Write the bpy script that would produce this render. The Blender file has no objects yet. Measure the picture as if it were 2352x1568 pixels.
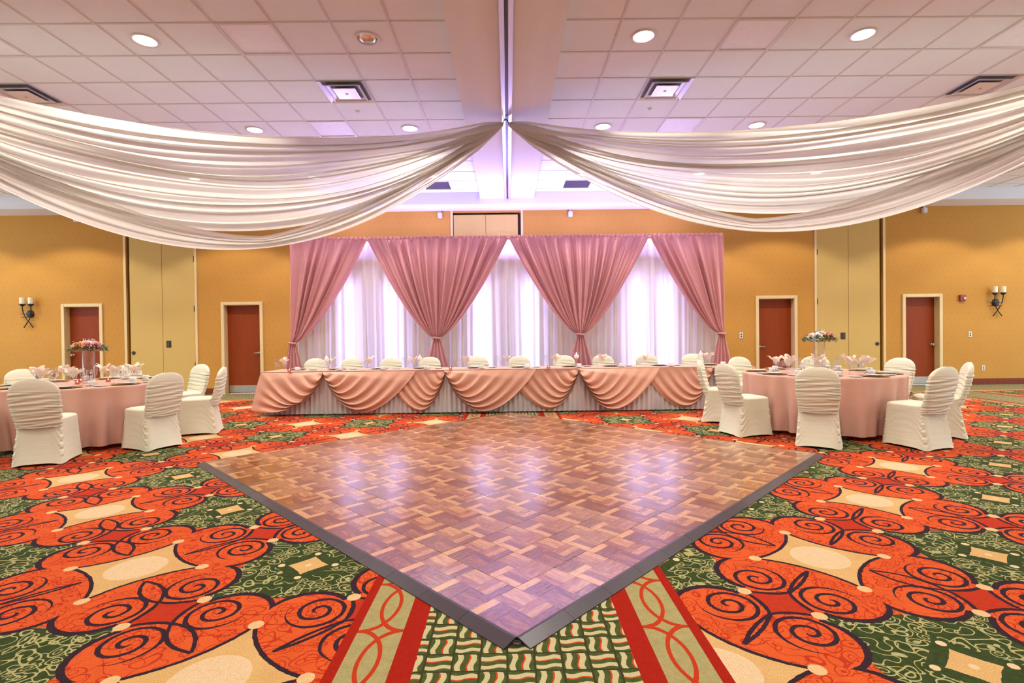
import bpy, math, random
from mathutils import Matrix, Vector
PI = math.pi
R = math.radians
sc = bpy.context.scene
COL = sc.collection
random.seed(7)

# ------------------------------------------------------------------ camera, world, exposure
CAM_H = 1.30
cam_d = bpy.data.cameras.new('camera'); cam_d.sensor_width = 36.0; cam_d.lens = 18.0
cam_d.clip_start = 0.05; cam_d.clip_end = 100
cam = bpy.data.objects.new('camera', cam_d); COL.objects.link(cam)
cam.matrix_world = (Matrix.Translation((0, 0, CAM_H)) @ Matrix.Rotation(R(-0.39), 4, 'Z')
                    @ Matrix.Rotation(R(90 - 0.55), 4, 'X') @ Matrix.Rotation(R(-0.70), 4, 'Z'))
sc.camera = cam

world = bpy.data.worlds.new('world'); sc.world = world; world.use_nodes = True
bg = world.node_tree.nodes['Background']
bg.inputs[0].default_value = (0.78, 0.98, 1.13, 1); bg.inputs[1].default_value = 2.4

sc.view_settings.view_transform = 'Standard'
sc.view_settings.look = 'None'
sc.view_settings.exposure = 0.20
sc.view_settings.gamma = 1.0
sc.view_settings.use_curve_mapping = False
try:
    sc.cycles.max_bounces = 4; sc.cycles.diffuse_bounces = 2; sc.cycles.glossy_bounces = 2
    sc.cycles.transmission_bounces = 3; sc.cycles.transparent_max_bounces = 8
    sc.cycles.caustics_reflective = False; sc.cycles.caustics_refractive = False
    sc.cycles.sample_clamp_indirect = 4.0; sc.cycles.use_adaptive_sampling = True; sc.cycles.adaptive_threshold = 0.14; sc.cycles.adaptive_min_samples = 16; sc.cycles.light_sampling_threshold = 0.04
except Exception:
    pass

DOWN_W = 140.0          # each ceiling downlight
LED_W = 12.0            # each light column behind the sheer curtains
UP_W = 65.0             # each uplighter behind the backdrop
WALL_Y, SIDE_X, REAR_Y = 12.33, 15.5, -3.0
CEIL_Z, BEAM_Z, SOFF_Z, SOFF_Y = 4.60, 4.46, 4.33, 11.72
VIOLET = (0.44, 0.38, 1.0)

def light(name, kind, loc, rot, energy, color, **kw):
    d = bpy.data.lights.new(name, kind); d.energy = energy; d.color = color
    for k, v in kw.items(): setattr(d, k, v)
    o = bpy.data.objects.new(name, d); COL.objects.link(o)
    o.location = loc; o.rotation_euler = rot
    return o
LED_X = (-3.34, -2.42, -0.56, 0.45, 2.69, 3.32)
for lx in LED_X:
    light('led_column_light', 'AREA', (lx, 10.93, 1.35), (R(90), 0, R(180)), LED_W, (0.58, 0.52, 1.0),
          shape='RECTANGLE', size=0.12, size_y=2.3)
for lx in (-3.6, -1.8, 0.0, 1.8, 3.6):
    light('led_uplight_light', 'AREA', (lx, 11.35, 3.15), (R(180 + 22), 0, 0), UP_W, VIOLET,
          shape='RECTANGLE', size=0.5, size_y=0.2)

# ------------------------------------------------------------------ helpers
class MB:
    """collects verts / faces, built as one mesh object"""
    def __init__(s): s.v = []; s.f = []
    def add(s, vs, fs):
        n = len(s.v); s.v += [tuple(p) for p in vs]; s.f += [tuple(i + n for i in f) for f in fs]; return s
    def box(s, x0, x1, y0, y1, z0, z1):
        return s.add([(x0,y0,z0),(x1,y0,z0),(x1,y1,z0),(x0,y1,z0),(x0,y0,z1),(x1,y0,z1),(x1,y1,z1),(x0,y1,z1)],
                     [(0,3,2,1),(4,5,6,7),(0,1,5,4),(1,2,6,5),(2,3,7,6),(3,0,4,7)])
    def bbox(s, x0, x1, y0, y1, z0, z1, b=0.01):
        """box with chamfered edges"""
        vs, fs, idx = [], [], {}
        for ix, (xo, xi) in enumerate(((x0, x0+b), (x1, x1-b))):
            for iy, (yo, yi) in enumerate(((y0, y0+b), (y1, y1-b))):
                for iz, (zo, zi) in enumerate(((z0, z0+b), (z1, z1-b))):
                    for ax, p in enumerate(((xo, yi, zi), (xi, yo, zi), (xi, yi, zo))):
                        idx[ix, iy, iz, ax] = len(vs); vs.append(p)
        I = lambda x, y, z, a: idx[x, y, z, a]
        c4 = ((0, 0), (1, 0), (1, 1), (0, 1))
        for k in (0, 1):
            fs.append(tuple(I(k, a, b_, 0) for a, b_ in c4)); fs.append(tuple(I(a, k, b_, 1) for a, b_ in c4)); fs.append(tuple(I(a, b_, k, 2) for a, b_ in c4))
            for l in (0, 1):
                fs.append((I(k, l, 0, 0), I(k, l, 1, 0), I(k, l, 1, 1), I(k, l, 0, 1)))
                fs.append((I(k, 0, l, 0), I(k, 1, l, 0), I(k, 1, l, 2), I(k, 0, l, 2)))
                fs.append((I(0, k, l, 1), I(1, k, l, 1), I(1, k, l, 2), I(0, k, l, 2)))
        for a in (0, 1):
            for b_ in (0, 1):
                for c in (0, 1): fs.append((I(a, b_, c, 0), I(a, b_, c, 1), I(a, b_, c, 2)))
        return s.add(vs, fs)
    def grid(s, fn, nu, nv, cu=False, cv=False):
        """surface fn(u,v), u,v in 0..1; cu / cv closed"""
        mu = nu if cu else nu + 1; mv = nv if cv else nv + 1
        vs = [fn(i / nu, j / nv) for i in range(mu) for j in range(mv)]
        fs = []
        for i in range(nu):
            for j in range(nv):
                a, b = i % mu, (i + 1) % mu; c, d = j % mv, (j + 1) % mv
                fs.append((a*mv + c, b*mv + c, b*mv + d, a*mv + d))
        return s.add(vs, fs)
    def lathe(s, prof, n=24, cx=0, cy=0, cap=True):
        m = len(prof)
        vs = [(cx + r*math.cos(2*PI*k/n), cy + r*math.sin(2*PI*k/n), z) for k in range(n) for r, z in prof]
        fs = [(k*m + j, ((k+1) % n)*m + j, ((k+1) % n)*m + j + 1, k*m + j + 1) for k in range(n) for j in range(m - 1)]
        if cap and prof[0][0] > 1e-5: fs.append(tuple(k*m for k in range(n))[::-1])
        if cap and prof[-1][0] > 1e-5: fs.append(tuple(k*m + m - 1 for k in range(n)))
        return s.add(vs, fs)
    def tube(s, path, r, n=8, closed=False):
        P = [Vector(p) for p in path]; m = len(P); vs = []
        rr = r if isinstance(r, (list, tuple)) else [r] * m
        up = Vector((0, 0, 1)); 
        for i, p in enumerate(P):
            if closed: t = P[(i+1) % m] - P[i-1]
            else: t = P[min(i+1, m-1)] - P[max(i-1, 0)]
            t.normalize()
            a = t.cross(up if abs(t.z) < 0.95 else Vector((1, 0, 0))).normalized(); b = t.cross(a)
            vs += [tuple(p + rr[i]*(math.cos(2*PI*k/n)*a + math.sin(2*PI*k/n)*b)) for k in range(n)]
        fs = [(i*n + k, i*n + (k+1) % n, ((i+1) % m)*n + (k+1) % n, ((i+1) % m)*n + k) for i in range(m if closed else m-1) for k in range(n)]
        if not closed: fs += [tuple(range(n))[::-1], tuple((m-1)*n + k for k in range(n))]
        return s.add(vs, fs)
    def mesh(s, name, smooth=False):
        me = bpy.data.meshes.new(name); me.from_pydata(s.v, [], s.f)
        if smooth: me.polygons.foreach_set('use_smooth', [True] * len(me.polygons))
        me.update(); return me
    def build(s, name, m, parent=None, loc=None, smooth=False, rz=0):
        return put(name, s.mesh(name, smooth), m, parent, loc, rz)

def put(name, me, m=None, parent=None, loc=None, rz=0):
    o = bpy.data.objects.new(name, me); COL.objects.link(o)
    if m is not None and not me.materials: me.materials.append(m)
    if parent is not None: o.parent = parent
    if loc is not None: o.location = loc
    if rz: o.rotation_euler = (0, 0, rz)
    return o
def tag(o, label=None, cat=None, group=None, kind=None):
    if label: o['label'] = label
    if cat: o['category'] = cat
    if group: o['group'] = group
    if kind: o['kind'] = kind
    return o
def thing(name, label=None, cat=None, loc=(0, 0, 0), rz=0, group=None, kind=None):
    o = bpy.data.objects.new(name, None); COL.objects.link(o); o.empty_display_size = 0.1
    o.location = loc; o.rotation_euler = (0, 0, rz)
    return tag(o, label, cat, group, kind)
def copy_tree(o, parent=None):
    c = o.copy(); COL.objects.link(c)
    if parent is not None: c.parent = parent
    for ch in list(o.children):
        if ch.type == 'LIGHT':
            copy_tree(ch, c)
        else: copy_tree(ch, c)
    return c

# ------------------------------------------------------------------ materials
class NX:
    """tiny expression wrapper over shader math nodes"""
    nt = None
    def __init__(s, sock): s.s = sock
    def __add__(a, b): return M('ADD', a, b)
    __radd__ = __add__
    def __sub__(a, b): return M('SUBTRACT', a, b)
    def __rsub__(a, b): return M('SUBTRACT', b, a)
    def __mul__(a, b): return M('MULTIPLY', a, b)
    __rmul__ = __mul__
    def __truediv__(a, b): return M('DIVIDE', a, b)
    def __neg__(a): return M('MULTIPLY', a, -1.0)
    def __abs__(a): return M('ABSOLUTE', a)
    def __lt__(a, b): return M('LESS_THAN', a, b)
    def __gt__(a, b): return M('GREATER_THAN', a, b)
def M(op, *args):
    n = NX.nt.nodes.new('ShaderNodeMath'); n.operation = op
    for i, a in enumerate(args):
        if isinstance(a, NX): NX.nt.links.new(a.s, n.inputs[i])
        else: n.inputs[i].default_value = a
    return NX(n.outputs[0])
def hyp(x, y): return M('SQRT', x*x + y*y)
def mx(a, b): return M('MAXIMUM', a, b)
def mn(a, b): return M('MINIMUM', a, b)
def link(a, sock):
    if isinstance(a, NX): NX.nt.links.new(a.s, sock)
    elif hasattr(a, 'is_output'): NX.nt.links.new(a, sock)
    else: sock.default_value = a
def rgb(c): return (c[0], c[1], c[2], 1.0)
def cmix(f, a, b):
    n = NX.nt.nodes.new('ShaderNodeMix'); n.data_type = 'RGBA'; n.clamp_factor = True
    link(f, n.inputs[0]); link(rgb(a) if isinstance(a, tuple) else a, n.inputs[6]); link(rgb(b) if isinstance(b, tuple) else b, n.inputs[7])
    return n.outputs[2]
def noise(vec, scale, detail=2.0, rough=0.5, dist=0.0, color=False):
    n = NX.nt.nodes.new('ShaderNodeTexNoise'); n.inputs['Scale'].default_value = scale
    n.inputs['Detail'].default_value = detail; n.inputs['Roughness'].default_value = rough; n.inputs['Distortion'].default_value = dist
    if vec is not None: NX.nt.links.new(vec, n.inputs['Vector'])
    return n.outputs['Color'] if color else NX(n.outputs['Fac'])
def voro(vec, scale, feature='F1'):
    n = NX.nt.nodes.new('ShaderNodeTexVoronoi'); n.feature = feature; n.inputs['Scale'].default_value = scale
    if vec is not None: NX.nt.links.new(vec, n.inputs['Vector'])
    return n
def comb(x, y, z=0.0):
    n = NX.nt.nodes.new('ShaderNodeCombineXYZ'); link(x, n.inputs[0]); link(y, n.inputs[1]); link(z, n.inputs[2]); return n.outputs[0]
def vmath(op, a, b):
    n = NX.nt.nodes.new('ShaderNodeVectorMath'); n.operation = op
    for i, q in enumerate((a, b)):
        if hasattr(q, 'is_output'): NX.nt.links.new(q, n.inputs[i])
        else: n.inputs[i].default_value = q
    return n.outputs[0]
def coords(kind='Object'):
    n = NX.nt.nodes.new('ShaderNodeTexCoord'); s = NX.nt.nodes.new('ShaderNodeSeparateXYZ')
    NX.nt.links.new(n.outputs[kind], s.inputs[0]); return n.outputs[kind], NX(s.outputs[0]), NX(s.outputs[1]), NX(s.outputs[2])
def new_mat(name):
    m = bpy.data.materials.new(name); m.use_nodes = True; NX.nt = m.node_tree
    return m, m.node_tree.nodes['Principled BSDF']
def bump(h, strength=0.3, dist=0.01):
    n = NX.nt.nodes.new('ShaderNodeBump'); n.inputs['Strength'].default_value = strength; n.inputs['Distance'].default_value = dist
    link(h, n.inputs['Height']); return n.outputs[0]
def flat(name, c, rough=0.6, metal=0.0, var=0.06, scale=6.0, spec=0.5, emit=None, es=0.0, sheen=0.0):
    m, p = new_mat(name)
    _, x, y, z = coords()
    n = noise(None, scale, 3.0)
    tc = NX.nt.nodes.new('ShaderNodeTexCoord'); NX.nt.links.new(tc.outputs['Object'], NX.nt.nodes[-2].inputs['Vector']) if False else None
    lo = tuple(max(0, v*(1-var)) for v in c); hi = tuple(min(1, v*(1+var)) for v in c)
    NX.nt.links.new(cmix(n, lo, hi), p.inputs['Base Color'])
    p.inputs['Roughness'].default_value = rough; p.inputs['Metallic'].default_value = metal
    p.inputs['Specular IOR Level'].default_value = spec
    if sheen: p.inputs['Sheen Weight'].default_value = sheen
    if emit: p.inputs['Emission Color'].default_value = rgb(emit); p.inputs['Emission Strength'].default_value = es
    return m
def thin(name, c, transl=0.5, transp=0.0, rough=0.7, gloss=0.0):
    """cloth that lets light through"""
    m, p = new_mat(name); nt = m.node_tree
    if transp:                                        # kept light: seen through many layers
        cn = nt.nodes.new('ShaderNodeRGB'); cn.outputs[0].default_value = rgb(c); colr = cn.outputs[0]
    else:
        colr = cmix(noise(None, 9.0, 3.0), tuple(v*0.96 for v in c), tuple(min(1, v*1.03) for v in c))
    d = nt.nodes.new('ShaderNodeBsdfDiffuse'); t = nt.nodes.new('ShaderNodeBsdfTranslucent')
    nt.links.new(colr, d.inputs[0]); nt.links.new(colr, t.inputs[0])
    mxn = nt.nodes.new('ShaderNodeMixShader'); mxn.inputs[0].default_value = transl
    nt.links.new(d.outputs[0], mxn.inputs[1]); nt.links.new(t.outputs[0], mxn.inputs[2]); out = mxn.outputs[0]
    if gloss:
        g = nt.nodes.new('ShaderNodeBsdfGlossy'); g.inputs['Roughness'].default_value = rough; nt.links.new(colr, g.inputs[0])
        q = nt.nodes.new('ShaderNodeMixShader'); q.inputs[0].default_value = gloss
        nt.links.new(out, q.inputs[1]); nt.links.new(g.outputs[0], q.inputs[2]); out = q.outputs[0]
    if transp:
        tr = nt.nodes.new('ShaderNodeBsdfTransparent'); q = nt.nodes.new('ShaderNodeMixShader'); q.inputs[0].default_value = transp
        nt.links.new(out, q.inputs[1]); nt.links.new(tr.outputs[0], q.inputs[2]); out = q.outputs[0]
    nt.links.new(out, nt.nodes['Material Output'].inputs[0]); nt.nodes.remove(p)
    return m
def glass(name, tint=(1, 1, 1), base=0.06, edge=0.75):
    m, p = new_mat(name); nt = m.node_tree
    lw = nt.nodes.new('ShaderNodeLayerWeight'); lw.inputs[0].default_value = 0.35
    tr = nt.nodes.new('ShaderNodeBsdfTransparent'); tr.inputs[0].default_value = rgb(tint)
    g = nt.nodes.new('ShaderNodeBsdfGlossy'); g.inputs['Roughness'].default_value = 0.04
    mxs = nt.nodes.new('ShaderNodeMixShader')
    NX.nt = nt
    f = NX(lw.outputs['Facing'])
    link(M('POWER', f, 2.2)*edge + base, mxs.inputs[0])
    nt.links.new(tr.outputs[0], mxs.inputs[1]); nt.links.new(g.outputs[0], mxs.inputs[2])
    nt.links.new(mxs.outputs[0], nt.nodes['Material Output'].inputs[0]); nt.nodes.remove(p)
    return m

def carpet_material():
    m, p = new_mat('carpet_pattern')
    vec, X, Y, Z = coords()
    # fibres and hand-drawn wobble
    wob = noise(vec, 26.0, 2.0, color=True)
    wv = vmath('ADD', vec, vmath('MULTIPLY', vmath('SUBTRACT', wob, (0.5, 0.5, 0.5)), (0.009, 0.009, 0)))
    sw = NX.nt.nodes.new('ShaderNodeSeparateXYZ'); NX.nt.links.new(wv, sw.inputs[0])
    WX, WY = NX(sw.outputs[0]), NX(sw.outputs[1])
    fib = noise(vec, 220.0, 2.0)
    mott = noise(vec, 5.0, 4.0, 0.65)
    mot2 = noise(vec, 38.0, 3.0, 0.6)
    P, X0, Y0 = 0.985, -1.66, 2.45
    pp = (WX - X0)/P; qq = (WY - Y0)/P
    i = M('ROUND', pp); j = M('ROUND', qq)
    par = M('FLOORED_MODULO', i + j, 2.0)
    u = (pp - i)*(1.0 - par*2.0); v = qq - j
    s2 = 1/math.sqrt(2)
    A = abs((u + v)*s2); B = abs((v - u)*s2)
    U = (A - B)*s2; V = (A + B)*s2
    def line(d, w): return abs(d) < w
    orange, red, navy = (0.80, 0.125, 0.022), (0.50, 0.028, 0.008), (0.030, 0.012, 0.022)
    beige, beige2 = (0.78, 0.46, 0.17), (0.90, 0.64, 0.36)
    # curly scribbles
    sv = vmath('ADD', vec, vmath('MULTIPLY', vmath('SUBTRACT', noise(vec, 8.0, 0.0, color=True), (0.5, 0.5, 0.5)), (0.10, 0.10, 0)))
    vd = NX(voro(sv, 13.0).outputs['Distance'])
    rings = mx(line(vd - 0.22, 0.030), line(vd - 0.47, 0.034))
    iso = line(noise(vec, 12.0, 0.0) - 0.5, 0.014)
    scr = mx(rings, iso)
    scr2 = mx(mx(line(vd - 0.20, 0.038), line(vd - 0.45, 0.040)), line(noise(vec, 15.0, 0.0) - 0.5, 0.022))
    # orange ground
    og = cmix(mott, (0.66, 0.080, 0.016), (0.86, 0.150, 0.032))
    c = cmix(scr*0.85, og, red)
    # lobes (dist), green squares, beige diamonds
    lx, ly = U + 0.035, V - 0.31
    ld = hyp(lx, ly)
    green_in = (U > 0.12) * (ld > 0.205)
    gg = cmix(mot2, (0.015, 0.030, 0.006), (0.075, 0.105, 0.028))
    gcol = cmix(scr2, gg, (0.50, 0.45, 0.19))
    gx, gy = abs(U - 0.5), abs(V - 0.5)
    ast = M('POWER', gx/0.118, 0.9) + M('POWER', gy/0.118, 0.9)
    bgc = cmix(mott, (0.66, 0.37, 0.12), (0.84, 0.54, 0.23))
    gcol = cmix(ast < 1.7, gcol, gg)
    gcol = cmix(ast < 1.0, gcol, bgc)
    gd = mn(hyp(gx - 0.155, gy), hyp(gx, gy - 0.155))
    gcol = cmix(gd < 0.020, gcol, beige2)
    gcol = cmix(hyp(gx, gy) < 0.018, gcol, beige2)
    c = cmix(green_in, c, gcol)
    ad = hyp(A, B + 0.115)
    inb = (ad > 0.615)*(U < 0.0)
    bcol = cmix((hyp(U + 0.5, V - 0.5) < 0.155)*0.75, bgc, cmix(mot2, (0.80, 0.52, 0.27), (0.98, 0.78, 0.55)))
    c = cmix(inb, c, bcol)
    # dark red star
    st = M('POWER', A/0.185, 0.72) + M('POWER', B/0.135, 0.72)
    c = cmix(st < 1.0, c, cmix(mot2, (0.42, 0.02, 0.008), (0.66, 0.06, 0.015)))
    # navy line work
    ln = line(ad - 0.615, 0.010)*(A < 0.29)
    wl = 0.009 + mx(lx, 0.0)*0.035
    lob = (abs(ld - 0.205) < wl)*((lx + 0.085)*0.38 + (ly - 0.19)*0.24 > 0.0)
    sx, sy = U + 0.005, V - 0.255
    sr = hyp(sx, sy); sa = M('ARCTAN2', sx, sy)/(2*PI)
    ph = (sr - 0.022)/0.068 - sa
    fr = abs(ph - M('ROUND', ph))
    spi = (fr < 0.040/0.068*0.26)*(sr < 0.150)*(sr > 0.012)
    t = (B - 0.13)/0.335
    tw = M('SINE', mn(mx(t, 0.0), 1.0)*PI)*(0.050 - par*0.034)
    leaf = (abs(A - tw) < 0.0095)*(t > 0.0)*(t < 1.0)
    sto = line(st - 1.06, 0.10)
    nav = mx(mx(mx(ln, lob), mx(spi, leaf)), sto)
    c = cmix(nav, c, cmix(mot2, navy, (0.05, 0.025, 0.035)))
    dots = mn(hyp(U + 0.12, V - 0.5), hyp(U - 0.12, V - 0.12))
    c = cmix(dots < 0.034, c, cmix(mot2, beige, beige2))
    # border strips running under the three partition tracks, and the strip along the back wall
    s1 = mn(abs(X - 0.05), mn(abs(X - 9.55), abs(X + 9.45)))
    def basket(wx, wy):
        bs = 0.110
        bx, by = wx/bs, wy/bs
        bi, bj = M('FLOOR', bx), M('FLOOR', by)
        fx, fy = bx - bi, by - bj
        pb = M('FLOORED_MODULO', bi + bj, 2.0)
        a1 = fx*(1.0 - pb) + fy*pb; a2 = fy*(1.0 - pb) + fx*pb
        w = a1 + M('SINE', a2*6.283)*0.055
        bc = cmix(mot2, (0.020, 0.035, 0.008), (0.13, 0.17, 0.045))
        cream = cmix(fib, (0.52, 0.44, 0.20), (0.74, 0.66, 0.38))
        bc = cmix(mx(line(w - 0.24, 0.10), line(w - 0.72, 0.115)), bc, cream)
        bc = cmix(line(w - 0.585, 0.030), bc, (0.62, 0.055, 0.012))
        ed = mx(mx(fx < 0.04, fx > 0.96), mx(fy < 0.04, fy > 0.96))
        return cmix(ed, bc, (0.05, 0.05, 0.015))
    bas = basket(WX + 0.02, WY)
    band = (s1 - 0.632)
    yy = (WY + 0.1 - 0.43*M('ROUND', (WY + 0.1)/0.43))
    d12 = mn(abs(hyp((band + 0.10)/0.14, yy/0.217) - 1.0), abs(hyp((band - 0.10)/0.14, yy/0.217) - 1.0))
    oliv = cmix(noise(vec, 24.0, 4.0, 0.7), (0.30, 0.25, 0.085), (0.56, 0.48, 0.22))
    bb = cmix(d12 < 0.062, oliv, (0.55, 0.045, 0.010))
    rd = cmix(mot2, (0.34, 0.011, 0.003), (0.46, 0.020, 0.006))
    strip = cmix(s1 > 0.44, bas, rd)
    strip = cmix(s1 > 0.532, strip, bb)
    strip = cmix(s1 > 0.735, strip, rd)
    c = cmix(s1 < 0.782, c, strip)
    c = cmix(Y > 10.98, c, rd)
    c = cmix(Y > 11.03, c, beige)
    c = cmix(Y > 11.12, c, bas)
    # pile
    c = cmix(M('MULTIPLY_ADD', fib, 1.6, -0.42), c, vmath('MULTIPLY', c, (0.45, 0.40, 0.36)))
    NX.nt.links.new(c, p.inputs['Base Color'])
    p.inputs['Roughness'].default_value = 0.95; p.inputs['Specular IOR Level'].default_value = 0.1
    NX.nt.links.new(bump(fib, 0.25, 0.004), p.inputs['Normal'])
    return m

def parquet_material():
    m, p = new_mat('parquet_print')
    vec, x, y, z = coords()
    oi = NX.nt.nodes.new('ShaderNodeObjectInfo'); rnd = NX(oi.outputs['Random'])
    T = 0.1524
    fx0, fy0 = (x + 0.1524)/T, (y + 0.1524)/T
    bi, bj = M('FLOOR', fx0), M('FLOOR', fy0)
    fx, fy = fx0 - bi, fy0 - bj
    par = M('FLOORED_MODULO', bi + bj, 2.0)
    a1 = fx*(1.0 - par) + fy*par
    a2 = fy*(1.0 - par) + fx*par
    k = M('FLOOR', a1*3.0)
    wn = NX.nt.nodes.new('ShaderNodeTexWhiteNoise'); wn.noise_dimensions = '3D'
    NX.nt.links.new(comb(bi*3.1 + k*1.7 + 0.3, bj*5.3 + k*2.9, M('FLOOR', rnd*2.0)), wn.inputs['Vector'])
    r = NX(wn.outputs['Value'])
    gv = comb(a1*5.0 + k*3.0 + bi*7.0, a2*0.9 + bj*3.0, rnd*5.0)
    grain = noise(gv, 2.2, 4.0, 0.65)
    grain2 = noise(comb(a1*26.0, a2*1.6, k + bi*2.0 + bj), 1.6, 3.0, 0.6)
    tone = r*0.72 + (grain - 0.5)*1.05 + (grain2 - 0.5)*0.45 + 0.24
    cr = NX.nt.nodes.new('ShaderNodeValToRGB'); cr.color_ramp.elements[0].position = 0.12; cr.color_ramp.elements[0].color = (0.125, 0.034, 0.014, 1)
    cr.color_ramp.elements[1].position = 0.95; cr.color_ramp.elements[1].color = (0.64, 0.33, 0.135, 1)
    e = cr.color_ramp.elements.new(0.5); e.color = (0.32, 0.115, 0.045, 1)
    link(tone, cr.inputs[0])
    a3 = a1*3.0 - k
    ed = mx(mx(a3 < 0.035, a3 > 0.965), mx(a2 < 0.012, a2 > 0.988))
    c = cmix(ed*0.45, cr.outputs[0], (0.09, 0.03, 0.015))
    NX.nt.links.new(c, p.inputs['Base Color'])
    link(0.20 + rnd*0.10, p.inputs['Roughness']); p.inputs['Specular IOR Level'].default_value = 0.8
    p.inputs['Coat Weight'].default_value = 0.7; p.inputs['Coat Roughness'].default_value = 0.16
    nz = noise(vec, 9.0, 2.0)
    NX.nt.links.new(bump(nz, 0.06, 0.01), p.inputs['Normal'])
    return m

def wallpaper_material():
    m, p = new_mat('wallpaper')
    vec, x, y, z = coords()
    P = 0.145
    fx, fz = x/P, z/P
    j = M('ROUND', fz); fx2 = fx + M('FLOORED_MODULO', j, 2.0)*0.5
    dx = abs(fx2 - M('ROUND', fx2)); dz = abs(fz - j)
    d = dx + dz
    mot = mx(d < 0.10, abs(d - 0.17) < 0.025)
    n = noise(vec, 2.0, 4.0, 0.6)
    base = cmix(n, (0.56, 0.265, 0.048), (0.61, 0.300, 0.058))
    c = cmix(mot*0.38, base, (0.50, 0.19, 0.035))
    NX.nt.links.new(c, p.inputs['Base Color']); p.inputs['Roughness'].default_value = 0.75
    p.inputs['Specular IOR Level'].default_value = 0.2
    return m
def tile_material():
    m, p = new_mat('acoustic_tile')
    vec, x, y, z = coords('Object')
    oi = NX.nt.nodes.new('ShaderNodeObjectInfo')
    n = noise(vmath('ADD', vec, oi.outputs['Location']), 4.0, 4.0, 0.6); f = noise(vec, 190.0, 2.0, 0.7)
    c = cmix(n, (0.82, 0.84, 0.82), (0.88, 0.90, 0.89)); c = cmix((f < 0.40)*0.18, c, (0.62, 0.60, 0.56))
    NX.nt.links.new(c, p.inputs['Base Color']); p.inputs['Roughness'].default_value = 0.95; p.inputs['Specular IOR Level'].default_value = 0.1
    return m
def wood_material(name, dark, lite):
    m, p = new_mat(name)
    vec, x, y, z = coords()
    g = noise(comb(x*14.0, y*14.0, z*0.9), 1.4, 4.0, 0.6, 0.6)
    NX.nt.links.new(cmix(g, dark, lite), p.inputs['Base Color']); p.inputs['Roughness'].default_value = 0.55; p.inputs['Specular IOR Level'].default_value = 0.22
    return m
def cloth_ruched(name, c):
    m, p = new_mat(name)
    vec, x, y, z = coords()
    n = noise(vec, 7.0, 3.0)
    NX.nt.links.new(cmix(n, tuple(v*0.95 for v in c), c), p.inputs['Base Color'])
    p.inputs['Roughness'].default_value = 0.62; p.inputs['Specular IOR Level'].default_value = 0.3; p.inputs['Sheen Weight'].default_value = 0.15
    w = noise(comb(x*2.0, y*2.0, z*26.0), 1.0, 2.0)
    NX.nt.links.new(bump(w, 0.15, 0.02), p.inputs['Normal'])
    return m

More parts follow.
